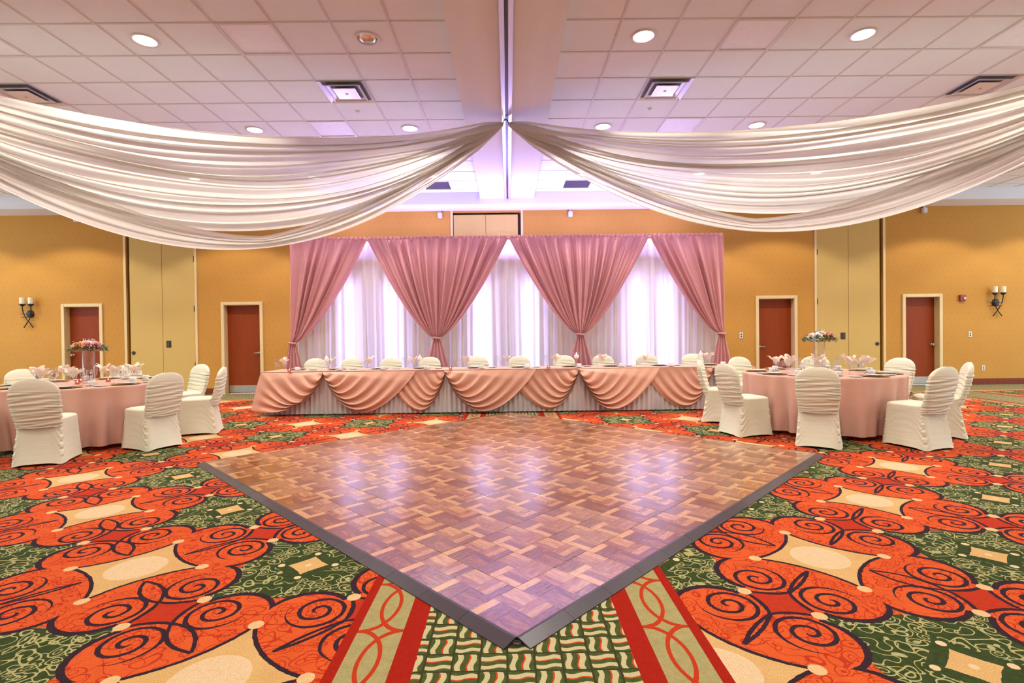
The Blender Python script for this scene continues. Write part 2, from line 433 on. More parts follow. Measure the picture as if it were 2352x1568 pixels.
MAT = dict(
    carpet=carpet_material(), parquet=parquet_material(), wallpaper=wallpaper_material(), tile=tile_material(),
    grid=flat('tee_grid_paint', (0.66, 0.62, 0.57), 0.6), plaster=flat('ceiling_plaster', (0.80, 0.78, 0.78), 0.8),
    cream=flat('cream_paint', (0.80, 0.60, 0.28), 0.5), panel=flat('partition_vinyl', (0.66, 0.44, 0.135), 0.7, var=0.03, spec=0.2),
    panel_edge=flat('partition_edge', (0.10, 0.045, 0.02), 0.6), door=wood_material('cherry_wood', (0.22, 0.030, 0.002), (0.33, 0.056, 0.004)),
    base=wood_material('baseboard_wood', (0.14, 0.022, 0.008), (0.24, 0.045, 0.014)), steel=flat('brushed_steel', (0.46, 0.42, 0.34), 0.45, 0.8),
    chrome=flat('chrome', (0.80, 0.79, 0.82), 0.22, 1.0), satin=flat('satin_metal', (0.80, 0.79, 0.82), 0.35, 0.35), dark=flat('dark_metal', (0.035, 0.025, 0.020), 0.5, 0.3), black=flat('black_rubber', (0.022, 0.020, 0.022), 0.45),
    ramp=flat('ramp_vinyl', (0.050, 0.036, 0.042), 0.32, var=0.2, scale=20.0), white=flat('white_enamel', (0.74, 0.70, 0.68), 0.5), aluminium=flat('track_aluminium', (0.66, 0.62, 0.66), 0.35, 0.6),
    lens=flat('troffer_lens', (0.92, 0.92, 0.95), 0.6), glow=flat('lamp_glow', (1, 1, 1), 0.5, emit=(1.0, 0.95, 0.85), es=9.0),
    chair=cloth_ruched('ivory_spandex', (0.82, 0.76, 0.56)), pink=thin('blush_satin', (0.77, 0.37, 0.36), 0.20, 0.0, 0.38, 0.16),
    cloth=thin('blush_tablecloth', (0.82, 0.47, 0.36), 0.10, 0.0, 0.45, 0.08), swag=thin('peach_satin', (0.83, 0.45, 0.32), 0.10, 0.0, 0.40, 0.14),
    sheer=thin('sheer_voile', (0.90, 0.87, 0.93), 0.60, 0.0), ceilcloth=thin('ivory_voile', (0.93, 0.89, 0.82), 0.55, 0.11),
    skirt=thin('skirt_cloth', (0.78, 0.70, 0.68), 0.15), napkin=thin('peach_napkin', (0.93, 0.74, 0.58), 0.22), porcelain=flat('porcelain', (0.82, 0.76, 0.70), 0.15),
    gold=flat('gold_charger', (0.70, 0.46, 0.17), 0.28, 0.85), glass=glass('clear_glass'), silver=flat('silverware', (0.75, 0.72, 0.70), 0.2, 1.0),
    wax=flat('candle_wax', (0.88, 0.80, 0.58), 0.5), flame=flat('candle_flame', (1, 0.8, 0.5), 0.5, emit=(1.0, 0.75, 0.42), es=14.0), pinkglass=glass('pink_glass', (1.0, 0.70, 0.68), 0.12, 0.5),
    litwax=flat('lit_pink_wax', (0.9, 0.6, 0.5), 0.5, emit=(1.0, 0.50, 0.38), es=0.9),
    leaf=flat('leaf_green', (0.10, 0.20, 0.05), 0.5, var=0.4), rose_peach=flat('rose_peach', (0.90, 0.36, 0.12), 0.6), rose_pink=flat('rose_pink', (0.88, 0.34, 0.34), 0.6),
    rose_white=flat('rose_white', (0.88, 0.76, 0.68), 0.6), red=flat('alarm_red', (0.30, 0.015, 0.010), 0.4), outlet=flat('outlet_ivory', (0.74, 0.68, 0.56), 0.4),
    shade=flat('duct_grey', (0.22, 0.19, 0.21), 0.8), void=flat('dark_void', (0.05, 0.035, 0.045), 0.9), table=flat('plywood', (0.40, 0.26, 0.13), 0.6), smoke=flat('strobe_lens', (0.75, 0.70, 0.70), 0.2),
)

# ------------------------------------------------------------------ room shell
floor = MB().add([(-SIDE_X, REAR_Y, 0), (SIDE_X, REAR_Y, 0), (SIDE_X, WALL_Y + 0.2, 0), (-SIDE_X, WALL_Y + 0.2, 0),
                  (-SIDE_X, REAR_Y, -0.1), (SIDE_X, REAR_Y, -0.1), (SIDE_X, WALL_Y + 0.2, -0.1), (-SIDE_X, WALL_Y + 0.2, -0.1)],
                 [(0, 1, 2, 3), (7, 6, 5, 4), (0, 4, 5, 1), (1, 5, 6, 2), (2, 6, 7, 3), (3, 7, 4, 0)]).build('floor', MAT['carpet'])
tag(floor, kind='structure')

DOORS = [(-10.68, -9.70), (-6.88, -5.88), (5.97, 6.98), (9.53, 10.50)]
PARTS = [(-9.13, -7.50), (-1.30, 0.33), (7.46, 9.07)]
DOOR_H, PART_H = 2.21, 4.29
ops = sorted([(a + 0.06, b - 0.06, DOOR_H - 0.06) for a, b in DOORS] + [(a, b, PART_H) for a, b in PARTS])
w = MB(); x = -SIDE_X - 0.2
for a, b, h in ops:
    w.box(x, a, WALL_Y, WALL_Y + 0.25, 0, CEIL_Z + 0.1); w.box(a, b, WALL_Y, WALL_Y + 0.25, h, CEIL_Z + 0.1); x = b
w.box(x, SIDE_X + 0.2, WALL_Y, WALL_Y + 0.25, 0, CEIL_Z + 0.1)
tag(w.build('wall_back', MAT['wallpaper']), kind='structure')
# the ballroom goes on past both side beams
tag(MB().box(-SIDE_X, SIDE_X, REAR_Y - 0.2, REAR_Y, 0, CEIL_Z + 0.1).build('wall_front_added', MAT['plaster']), kind='structure')  # unseen wall added behind the camera to keep world light off camera-facing surfaces
bb = thing('baseboard_back', kind='structure')
cuts = sorted(DOORS + PARTS); x = -SIDE_X
for a, b in cuts + [(SIDE_X, SIDE_X)]:
    if a - x > 0.05:
        MB().bbox(x, a, WALL_Y - 0.02, WALL_Y, 0, 0.11, 0.005).box(x, a, WALL_Y - 0.012, WALL_Y, 0.11, 0.145).build('board', MAT['base'], bb)
    x = b

# doors
for n, (a, b) in enumerate(DOORS):
    left_side = a < 0
    d = thing('door_%d' % (n + 1), kind='structure', loc=((a + b)/2, WALL_Y, 0)); hw = (b - a)/2
    fr = MB()
    for s in (-1, 1):
        fr.bbox(min(s*hw, s*(hw - 0.075)), max(s*hw, s*(hw - 0.075)), -0.03, 0.02, 0, DOOR_H, 0.006)
        fr.box(min(s*(hw - 0.06), s*(hw - 0.075)), max(s*(hw - 0.06), s*(hw - 0.075)), 0.02, 0.24, 0, DOOR_H - 0.07)
    fr.bbox(-hw + 0.075, hw - 0.075, -0.03, 0.02, DOOR_H - 0.075, DOOR_H, 0.006)
    fr.box(-hw + 0.06, hw - 0.06, 0.02, 0.24, DOOR_H - 0.075, DOOR_H - 0.06)
    tag(fr.build('door_frame', MAT['cream'], d), 'cream painted door frame')
    lf = MB().bbox(-hw + 0.078, hw - 0.078, 0.13, 0.175, 0.012, DOOR_H - 0.078, 0.003).build('door_leaf', MAT['door'], d)
    MB().box(-hw + 0.10, hw - 0.10, 0.126, 0.13, 0.03, 0.20).build('kick_plate', MAT['steel'], lf)
    lever = n in (1, 2)
    side = {0: -1, 1: 1, 2: -1, 3: 1}[n]
    hx = side*(hw - 0.15); hz = 0.98
    k = MB()
    if lever:
        k.tube([(hx, 0.13, hz), (hx, 0.07, hz)], 0.028, 12); k.tube([(hx, 0.075, hz), (hx - side*0.03, 0.072, hz), (hx - side*0.12, 0.075, hz - 0.004)], 0.011, 8)
    else:
        k.tube([(hx, 0.13, hz), (hx, 0.115, hz)], 0.034, 12); k.tube([(hx, 0.115, hz), (hx, 0.09, hz), (hx, 0.085, hz), (hx, 0.06, hz), (hx, 0.052, hz)], [0.012, 0.012, 0.028, 0.032, 0.018], 12)
    k.build('door_handle', MAT['steel'], lf, smooth=True)
# pocket doors of the folding partitions
for n, (a, b) in enumerate(PARTS):
    d = thing('door_%d' % (n + 5), kind='structure', loc=((a + b)/2, WALL_Y, 0)); hw = (b - a)/2
    gap = -1 if n == 0 else 1
    fr = MB()
    for s in (-1, 1):
        fr.box(min(s*hw, s*(hw + 0.055)), max(s*hw, s*(hw + 0.055)), -0.015, 0.0, 0, SOFF_Z)
    fr.build('side_trim', MAT['cream'], d)
    MB().box(-hw, hw, 0.16, 0.18, 0, PART_H).build('pocket_recess', MAT['panel_edge'], d)
    g0 = -hw + (0.07 if gap < 0 else 0.015); g1 = hw - (0.07 if gap > 0 else 0.015); mid = (g0 + g1)/2
    tops = PART_H - 0.055
    for xa, xb in ((g0, mid - 0.004), (mid + 0.004, g1)):
        pn = MB().bbox(xa, xb, 0.01, 0.06, 0.015, tops, 0.003).build('door_panel', MAT['panel'], d)
        if (xa == g0) == (gap < 0):
            lx = xa + 0.07 if gap < 0 else xb - 0.07
            MB().tube([(lx, 0.01, 1.02), (lx, -0.004, 1.02), (lx, -0.008, 1.02)], [0.042, 0.042, 0.03], 20).build('lock_plate', MAT['dark'], pn)
        elif n != 1:
            cx2 = xa + 0.14 if gap < 0 else xb - 0.14
            cx2 = mid + 0.14 if gap < 0 else mid - 0.14
            hp = MB().bbox(cx2 - 0.055, cx2 + 0.055, -0.002, 0.012, 1.14, 1.30, 0.004).build('pull_plate', MAT['dark'], pn)
            MB().box(cx2 - 0.02, cx2 + 0.02, -0.008, -0.002, 1.16, 1.28).build('finger_pull', MAT['panel_edge'], hp)
    hxg = hw - 0.012 if gap < 0 else -hw + 0.012
    for hz in (3.25, 2.06, 0.7):
        MB().tube([(hxg, -0.004, hz - 0.07), (hxg, -0.004, hz + 0.07)], 0.014, 8).build('hinge', MAT['dark'], d)

# soffit along the back wall, beams and partition tracks
sf = MB().box(-SIDE_X, SIDE_X, SOFF_Y, WALL_Y, SOFF_Z, CEIL_Z + 0.05)
tag(sf.build('trim_1', MAT['plaster']), kind='structure')
BEAMS = [(-9.85, -8.95), (-0.60, 0.62), (8.95, 9.85)]
for n, (a, b) in enumerate(BEAMS):
    tag(MB().box(a, b, REAR_Y, SOFF_Y, BEAM_Z, CEIL_Z + 0.05).build('trim_%d' % (n + 2), MAT['plaster']), kind='structure')
    cx = (a + b)/2 if n != 1 else 0.015
    tr = thing('trim_%d' % (n + 5), kind='structure', loc=(cx, 0, BEAM_Z))
    for s in (-1, 1):
        MB().bbox(min(s*0.018, s*0.075), max(s*0.018, s*0.075), REAR_Y, SOFF_Y, -0.03, 0.0, 0.006).build('track_rail', MAT['aluminium'], tr)
    MB().box(-0.018, 0.018, REAR_Y, SOFF_Y, -0.006, 0.0).build('track_slot', MAT['black'], tr)

# suspended ceiling: tile lattice
TS = 0.61
XL = {1: 0.62, -1: -0.60}
ROW0 = 5.383                                   # a line across the room
ceiling = MB().box(-SIDE_X, SIDE_X, REAR_Y, WALL_Y, CEIL_Z + 0.08, CEIL_Z + 0.16).build('ceiling', MAT['plaster'])
tag(ceiling, kind='structure')
row = lambda k: ROW0 + TS*k
def colx(side, k): return XL[side] + side*TS*(k + 0.5)
me_tile = MB().bbox(-0.297, 0.297, -0.297, 0.297, 0.0, 0.018, 0.004).mesh('ceiling_tile'); me_tile.materials.append(MAT['tile'])
HOLE = 0.122
def tile_hole():
    mb = MB(); n = 32
    inner = [(HOLE*math.cos(2*PI*(k + .5)/n), HOLE*math.sin(2*PI*(k + .5)/n)) for k in range(n)]
    out = []
    for (ix, iy) in inner:
        s = 0.297/max(abs(ix), abs(iy)); out.append((ix*s, iy*s))
    # exact corners
    vs = [(x, y, 0) for x, y in inner] + [(x, y, 0) for x, y in out] + [(x, y, 0.018) for x, y in inner] + [(x, y, 0.018) for x, y in out]
    fs = []
    for k in range(n):
        l = (k + 1) % n
        fs += [(k, l, n + l, n + k), (2*n + k, 2*n + l, l, k), (n + k, n + l, 3*n + l, 3*n + k)]
    mb.add(vs, fs)
    for sx in (-1, 1):
        for sy in (-1, 1):
            a = min(out, key=lambda q: (q[0] - sx*0.297)**2 + (q[1] - sy*0.297)**2 + (0 if abs(abs(q[0]) - 0.297) < 1e-6 else 1))
            b = min(out, key=lambda q: (q[0] - sx*0.297)**2 + (q[1] - sy*0.297)**2 + (0 if abs(abs(q[1]) - 0.297) < 1e-6 else 1))
            mb.add([(a[0], a[1], 0), (sx*0.297, sy*0.297, 0), (b[0], b[1], 0)], [(0, 1, 2)])
    me = mb.mesh('ceiling_tile'); me.materials.append(MAT['tile']); return me
me_hole = tile_hole()

# fixture sites: (side, column, row) -> kind
site = {}
for s in (1, -1):
    for c in (1, 5, 9):
        for r in (0, 4, 8): site[s, c, r] = 'lamp'
    for r in (0, 4): site[s, 3, r] = 'troffer'; site[s, 8, r] = 'troffer'
    site[s, 2, 2] = 'vent'; site[s, 9, 2] = 'vent'
    site[s, 1, 9] = 'return'; site[s, 6, 9] = 'return'
NCOL, ROWS = 13, range(-1, 10)
for s in (1, -1):
    for c in range(NCOL):
        for r in ROWS:
            k = site.get((s, c, r))
            if k in ('troffer', 'vent', 'return'): continue
            put('ceiling_tile', me_hole if k == 'lamp' else me_tile, None, ceiling, (colx(s, c), row(r) + TS/2, CEIL_Z + 0.006))
# tiles nearer than the frame, over the outer bays and the cut last row: one part
far = MB()
def far_tile(x0, x1, y0, y1): far.bbox(x0 + 0.008, x1 - 0.008, y0 + 0.008, y1 - 0.008, CEIL_Z + 0.006, CEIL_Z + 0.024, 0.004)
for s in (1, -1):
    for c in range(NCOL):
        x0, x1 = sorted((XL[s] + s*TS*c, XL[s] + s*TS*(c + 1)))
        for r in list(range(-13, -1)) + [10]:
            far_tile(x0, x1, row(r), min(row(r + 1), SOFF_Y) if r == 10 else row(r + 1))
    for c in range(10):
        x0, x1 = sorted((s*(9.85 + TS*c), s*min(9.85 + TS*(c + 1), SIDE_X)))
        for r in range(-13, 11):
            if abs(x1 - x0) > 0.05 and min(row(r + 1), SOFF_Y) - row(r) > 0.05: far_tile(x0, x1, row(r), min(row(r + 1), SOFF_Y))
o = far.build('ceiling_tile', MAT['tile'], ceiling); o['kind'] = 'stuff'
tee = MB()
for s in (1, -1):
    for c in range(NCOL + 1):
        x0 = XL[s] + s*TS*c; tee.box(x0 - 0.012, x0 + 0.012, REAR_Y, SOFF_Y, CEIL_Z, CEIL_Z + 0.007)
    for c in range(10):
        x0 = s*(9.85 + TS*c); tee.box(x0 - 0.012, x0 + 0.012, REAR_Y, SOFF_Y, CEIL_Z, CEIL_Z + 0.007)
    for r in range(-13, 11):
        xa, xb = sorted((XL[s], s*9.0)); tee.box(xa, xb, row(r) - 0.012, row(r) + 0.012, CEIL_Z + 0.0005, CEIL_Z + 0.0065)
        xa, xb = sorted((s*9.8, s*SIDE_X)); tee.box(xa, xb, row(r) - 0.012, row(r) + 0.012, CEIL_Z + 0.0005, CEIL_Z + 0.0065)
tee.build('tee_grid', MAT['grid'], ceiling)

# recessed downlights
me_trim = MB().lathe([(HOLE - 0.012, 0.012), (HOLE - 0.010, -0.004), (HOLE + 0.014, -0.006), (HOLE + 0.017, 0.004)], 32, cap=False).mesh('trim_ring', True); me_trim.materials.append(MAT['white'])
me_refl = MB().lathe([(HOLE - 0.012, 0.010), (0.095, 0.055), (0.06, 0.07), (0.0, 0.072)], 32, cap=False).mesh('reflector', True); me_refl.materials.append(MAT['chrome'])
me_lamp = MB().lathe([(0.0, 0.010), (0.075, 0.011), (0.106, 0.016), (0.0, 0.035)], 32, cap=False).mesh('lamp_disc', True); me_lamp.materials.append(MAT['glow'])
lamp_data = bpy.data.lights.new('downlight_beam', 'SPOT'); lamp_data.energy = DOWN_W; lamp_data.color = (1.0, 0.95, 0.84)
lamp_data.spot_size = R(124); lamp_data.spot_blend = 0.22; lamp_data.shadow_soft_size = 0.06
def downlight(x, y, label, lit=True):
    t = thing('recessed_downlight', label, 'ceiling light', (x, y, CEIL_Z), group='recessed round downlights in the ceiling')
    put('trim_ring', me_trim, None, t); put('reflector', me_refl, None, t)
    if lit:
        put('lamp_disc', me_lamp, None, t)
        l = bpy.data.objects.new('downlight_beam', lamp_data); COL.objects.link(l); l.parent = t; l.location = (0, 0, -0.03)
    return t
ROWN = {0: 'nearest row of the ceiling', 4: 'second row, above the drape ends', 8: 'far row near the back wall'}
COLN = {1: 'beside the central beam', 5: 'fourth tile out from the vent column', 9: 'towards the side beam'}
for s in (1, -1):
    for c in (1, 5, 9):
        for r in (0, 4, 8):
            sd = 'right' if s > 0 else 'left'
            if s < 0 and c == 1 and r == 0:
                downlight(colx(s, c), row(r) + TS/2, 'unlit downlight with bare chrome reflector, left of the central beam', False)
            else:
                rn = {0: 'in the near row', 4: 'in the middle row', 8: 'in the far row'}[r]
                cn = {1: 'first from the beam', 5: 'second from the beam', 9: 'third from the beam'}[c]
                downlight(colx(s, c), row(r) + TS/2, 'lit downlight %s, %s, %s half' % (rn, cn, sd))
    for xo in (10.25, 12.7):
        for r in (0, 4, 8):
            t = downlight(s*xo, row(r) + TS/2, 'round downlight beyond the %s side beam, %s column, %s row' % ('right' if s > 0 else 'left', 'inner' if xo < 11 else 'outer', {0: 'near', 4: 'middle', 8: 'far'}[r]))
    for xo, cn in ((colx(1, 1), 'beside the beam'), (colx(1, 6), 'mid way out'), (10.25, 'past the side beam')):
        for r, rn in ((-4, 'overhead row'), (-8, 'row behind the camera')):
            downlight(s*xo, row(r) + TS/2, 'lit downlight out of frame, %s, %s, %s half' % (rn, cn, 'right' if s > 0 else 'left'))

# troffers, diffusers and dark return grilles
def troffer(x, y, label):
    t = thing('lens_troffer', label, 'ceiling light', (x, y, CEIL_Z), group='square lens light panels')
    f = MB()
    for s in (-1, 1):
        f.bbox(min(s*.305, s*.272), max(s*.305, s*.272), -.305, .305, -0.006, 0.02, 0.003); f.bbox(-.272, .272, min(s*.305, s*.272), max(s*.305, s*.272), -0.006, 0.02, 0.003)
    f.build('frame', MAT['white'], t)
    MB().bbox(-.272, .272, -.272, .272, 0.006, 0.016, 0.002).build('lens', MAT['lens'], t)
def diffuser(x, y, label):
    t = thing('ceiling_vent', label, 'vent', (x, y, CEIL_Z), group='square air diffusers')
    MB().box(-.29, .29, -.29, .29, 0.022, 0.028).build('back_box', MAT['shade'], t)
    def ring(name, a, b, za, zb, mat):
        f = MB()
        c = [(-1, -1), (1, -1), (1, 1), (-1, 1)]
        for k in range(4):
            p, q = c[k], c[(k + 1) % 4]
            f.add([(p[0]*a, p[1]*a, za), (q[0]*a, q[1]*a, za), (q[0]*b, q[1]*b, zb), (p[0]*b, p[1]*b, zb),
                   (p[0]*a, p[1]*a, za + 0.004), (q[0]*a, q[1]*a, za + 0.004), (q[0]*b, q[1]*b, zb + 0.004), (p[0]*b, p[1]*b, zb + 0.004)],
                  [(0, 1, 2, 3), (7, 6, 5, 4), (0, 4, 5, 1), (2, 6, 7, 3)])
        f.build(name, mat, t)
    ring('outer_frame', 0.305, 0.262, -0.008, 0.014, MAT['satin'])
    ring('louver', 0.235, 0.180, -0.022, 0.010, MAT['satin'])
    ring('louver', 0.225, 0.215, -0.024, -0.022, MAT['white'])
    MB().bbox(-.150, .150, -.150, .150, -0.026, -0.014, 0.005).build('center_plate', MAT['satin'], t)
    MB().lathe([(0.0, -0.034), (0.018, -0.032), (0.022, -0.026)], 12).build('screw', MAT['steel'], t)
def grille(x, y, label):
    t = thing('return_grille', label, 'vent', (x, y, CEIL_Z), group='dark return air grilles')
    f = MB()
    for s in (-1, 1):
        f.box(min(s*.305, s*.28), max(s*.305, s*.28), -.305, .305, -0.004, 0.02); f.box(-.28, .28, min(s*.305, s*.28), max(s*.305, s*.28), -0.004, 0.02)
    f.build('frame', MAT['grid'], t)
    MB().box(-.28, .28, -.28, .28, 0.016, 0.022).build('dark_panel', MAT['void'], t)
for (s, c, r), k in site.items():
    X_, Y_ = colx(s, c), row(r) + TS/2
    sd = 'right' if s > 0 else 'left'
    pos = ('nearer' if r == 0 else 'farther') + (' and inner' if c == 3 else ' and outer')
    if k == 'troffer': troffer(X_, Y_, 'square milky light panel, %s, %s ceiling half' % (pos, sd))
    elif k == 'vent': diffuser(X_, Y_, 'square chrome air diffuser in the %s ceiling half, %s' % (sd, 'beside the light panel' if c == 2 else 'above the outer drape'))
    elif k == 'return': grille(X_, Y_, 'dark square return grille near the back wall, %s, %s' % (sd, 'beside the central beam' if c == 1 else 'behind the drape'))
me_spr = MB().lathe([(0.0, -0.022), (0.012, -0.021), (0.014, -0.013), (0.034, -0.009), (0.040, 0.002)], 16).mesh('sprinkler_body', True); me_spr.materials.append(MAT['white'])
for x_, y_, nm in ((-2.15, 7.50, 'left of the central beam'), (2.10, 7.50, 'right of the central beam'), (10.35, 9.6, 'beyond the right side beam')):
    t = thing('sprinkler_head', 'small white sprinkler head on the ceiling %s' % nm, 'sprinkler', (x_, y_, CEIL_Z + 0.006), group='ceiling sprinklers')
    put('sprinkler_body', me_spr, None, t)

# ------------------------------------------------------------------ dance floor
DF = thing('dance_floor', 'portable wood parquet dance floor turned diagonally, with dark ramp edging', 'dance floor', (0.02, 5.40, 0), R(45))
NT, TL = 15, 0.3048
me_pt = MB().bbox(-TL/2 + 0.0012, TL/2 - 0.0012, -TL/2 + 0.0012, TL/2 - 0.0012, 0.002, 0.022, 0.0012).mesh('parquet_tile'); me_pt.materials.append(MAT['parquet'])
H0 = -NT*TL/2
for i in range(NT):
    for j in range(NT):
        put('parquet_tile', me_pt, None, DF, (H0 + (i + .5)*TL, H0 + (j + .5)*TL, 0))
def ramp_mesh():
    w, L = 0.078, TL/2 - 0.001
    return MB().add([(-L, 0, 0), (L, 0, 0), (L, 0, 0.0225), (-L, 0, 0.0225), (-L, -0.012, 0.0225), (L, -0.012, 0.0225), (L, -w, 0.005), (-L, -w, 0.005), (L, -w, 0), (-L, -w, 0)],
                    [(3, 2, 5, 4), (4, 5, 6, 7), (7, 6, 8, 9), (0, 1, 2, 3), (0, 9, 8, 1), (0, 3, 4, 7, 9), (1, 8, 6, 5, 2)]).mesh('ramp_edge')
me_rp = ramp_mesh(); me_rp.materials.append(MAT['ramp'])
for side in range(4):
    a = side*PI/2
    for i in range(NT):
        t = H0 + (i + .5)*TL
        o = put('ramp_edge', me_rp, None, DF, (t*math.cos(a) - H0*math.sin(a)*-1*-1, 0, 0))
        # side 0 lies along local -Y, then turned
        px, py = t, H0
        o.location = (px*math.cos(a) - py*math.sin(a), px*math.sin(a) + py*math.cos(a), 0); o.rotation_euler = (0, 0, a)
MB().tube([(H0 - 0.02 + 0.014*math.cos(q*PI/4), H0 - 0.02 + 0.014*math.sin(q*PI/4), 0.012) for q in range(8)], 0.004, 6, True).build('corner_ring', MAT['dark'], DF)

# ------------------------------------------------------------------ backdrop
BY, BTOP = 10.50, 3.36
fr = thing('backdrop_frame', 'pipe frame holding up the pink and white drapes behind the head table', 'frame', (0, BY + 0.06, 0))
MB().tube([(-4.46, 0, BTOP - 0.035), (4.43, 0, BTOP - 0.035)], 0.018, 10).build('crossbar', MAT['aluminium'], fr)
for x_ in (-4.44, -1.464, 1.473, 4.41):
    po = MB().tube([(x_, 0, 0.01), (x_, 0, BTOP - 0.05)], 0.02, 10).build('post', MAT['aluminium'], fr)
    MB().bbox(x_ - 0.2, x_ + 0.2, -0.2, 0.2, 0, 0.012, 0.003).build('base_plate', MAT['steel'], po)
def pleat(s, n, seed):
    """irregular pleat wave of s in 0..1"""
    return (math.sin(2*PI*n*s + 1.3*math.sin(2*PI*2.3*s + seed) + seed) * (0.7 + 0.3*math.sin(2*PI*3.1*s + seed*2))
            + 0.30*math.sin(2*PI*n*1.7*s + 1.1*math.sin(2*PI*3.7*s) + seed*3))
def curve_w(t): return max(0.0, 1 - t)**0.72
def pink_drape(x0, x1, xc, zt, label, seed, half=None):
    t = thing('pink_drape', label, 'curtain', (0, BY, 0), group='pink satin drapes of the backdrop')
    ztop = BTOP - 0.055
    npl = int((x1 - x0)*4.6)
    def f(u, v):                       # u across, v down
        wv = curve_w(v); g = 0.055
        if half is None:
            xx = xc + ((x0 + (x1 - x0)*u) - xc)*wv + (u - 0.5)*2*g*(1 - wv)
        elif half < 0:                 # gathers at its left side
            xx = x0 + (x1 - x0)*u*wv + u*2*g*(1 - wv) - 0.0
        else:
            xx = x1 - (x1 - x0)*(1 - u)*wv - (1 - u)*2*g*(1 - wv)
        amp = 0.034 + 0.050*math.sin(PI*min(1, v*1.1))
        yy = -0.035 + amp*pleat(u, npl, seed) * (0.35 + 0.65*wv**0.4) - 0.09*math.sin(PI*v)**1.5*(1 - abs(2*u - 1)**2 if half is None else u*(1-u)*3)
        zz = ztop + (zt - ztop)*v - 0.10*math.sin(PI*v)*((abs(2*u - 1) if half is None else (u if half < 0 else 1 - u))**3)*0.0
        return (xx, yy, zz)
    MB().grid(f, 150 if half is None else 90, 60).build('drape_panel', MAT['pink'], t, smooth=True)
    def hd(u, v):
        xx = x0 + (x1 - x0)*u
        yy = -0.012 + 0.020*math.sin(2*PI*npl*2.6*u + seed) * (0.5 + 0.5*math.sin(PI*v)) - 0.022
        return (xx, yy, ztop + v*(0.062 + 0.006*math.sin(2*PI*npl*3.3*u)))
    MB().grid(hd, 240, 4).build('rod_pocket', MAT['pink'], t, smooth=True)
    gx = xc if half is None else (x0 + 0.055 if half < 0 else x1 - 0.055)
    def tail(u, v):
        wv = 0.055 + (0.36 if half is None else 0.27)*v**0.85
        xx = gx + (u - 0.5)*2*wv + (0 if half is None else -half*0.0)
        return (xx, -0.04 + 0.045*math.sin(2*PI*4.5*u + seed)*(0.3 + 0.7*v), zt - (zt - 0.03)*v)
    MB().grid(tail, 60, 24).build('drape_tail', MAT['pink'], t, smooth=True)
    ring = [(gx + 0.075*math.cos(2*PI*k/20), -0.04 + 0.05*math.sin(2*PI*k/20), zt + 0.008*math.sin(4*PI*k/20)) for k in range(20)]
    MB().tube(ring, 0.022, 8, True).build('tieback', MAT['pink'], t, smooth=True)
pink_drape(-4.455, -2.865, 0, 1.22, 'pink satin drape at the left end of the backdrop, tied to its left edge', 0.4, -1)
pink_drape(-2.85, 0.015, -1.464, 1.29, 'full pink satin drape left of the centre, gathered in a V above the head table', 1.7)
pink_drape(0.035, 2.90, 1.473, 1.33, 'full pink satin drape right of the centre, gathered in a V above the head table', 3.1)
pink_drape(2.92, 4.425, 0, 1.31, 'pink satin drape at the right end of the backdrop, tied to its right edge', 4.6, 1)
for n, (x0, x1, lb) in enumerate(((-4.43, -1.46, 'white sheer curtain filling the left opening of the pink backdrop'), (-1.45, 1.47, 'white sheer curtain filling the middle opening of the pink backdrop'), (1.48, 4.40, 'white sheer curtain filling the right opening of the pink backdrop'))):
    def sh(u, v):
        xx = x0 + (x1 - x0)*u
        return (xx + 0.012*math.sin(9*u + 3*v), 0.19 + (0.020 + 0.036*v)*pleat(u, 15, n*2.1 + 0.5) + 0.01*math.sin(31*u), BTOP - 0.045 - (BTOP - 0.06)*v)
    o = MB().grid(sh, 230, 14).build('sheer_curtain', MAT['sheer'], None, (0, BY, 0), True)
    tag(o, lb, 'curtain', 'sheer curtains behind the pink drapes')
for k, lx in enumerate(LED_X):
    t = thing('led_light_column', 'slim light column standing behind the sheer curtain, %s from the left' % ('first', 'second', 'third', 'fourth', 'fifth', 'sixth')[k], 'stage light', (lx, 10.97, 0), group='light columns behind the backdrop')
    MB().bbox(-0.11, 0.11, -0.03, 0.05, 0.02, 2.55, 0.006).build('housing', MAT['black'], t); MB().bbox(-0.2, 0.2, -0.2, 0.2, 0, 0.02, 0.004).build('foot', MAT['black'], t)

# ------------------------------------------------------------------ head table
HTX, HF, HBK, HZ = 4.20, 8.72, 9.46, 0.745
t = thing('head_table', 'long banquet head table under skirted pink cloths, in front of the backdrop', 'table', (0, 0, 0))
for k in range(4):
    a = -HTX + k*2*HTX/4
    MB().bbox(a + 0.01, a + 2*HTX/4 - 0.01, HF + 0.03, HBK, HZ - 0.03, HZ - 0.004, 0.004).build('tabletop', MAT['table'], t)
    for xx in (a + 0.2, a + 2*HTX/4 - 0.2):
        MB().tube([(xx, HF + 0.15, 0), (xx, HF + 0.15, HZ - 0.03)], 0.014, 6).tube([(xx, HBK - 0.1, 0), (xx, HBK - 0.1, HZ - 0.03)], 0.014, 6).tube([(xx, HF + 0.15, 0.2), (xx, HBK - 0.1, 0.2)], 0.012, 6).build('leg', MAT['dark'], t)
def skf(u, v):
    L = [0.7, 2*HTX, 0.7]; s = u*sum(L)
    pl = 0.016*math.sin(2*PI*s/0.085) * (0.55 + 0.45*v) + 0.006*math.sin(2*PI*s/0.23)
    z = HZ - 0.01 - (HZ - 0.03)*v
    if s < L[0]: return (-HTX + 0.02 + pl, HF + 0.02 + (L[0] - s), z)
    if s < L[0] + L[1]: return (-HTX + 0.02 + (s - L[0])*(2*HTX - 0.04)/L[1], HF + 0.022 + pl, z)
    return (HTX - 0.02 + pl, HF + 0.02 + (s - L[0] - L[1]), z)
o = MB().grid(skf, 1100, 4).build('table_skirt', MAT['skirt'], smooth=True)
tag(o, 'white pleated skirt along the foot of the long head table', 'table skirt')
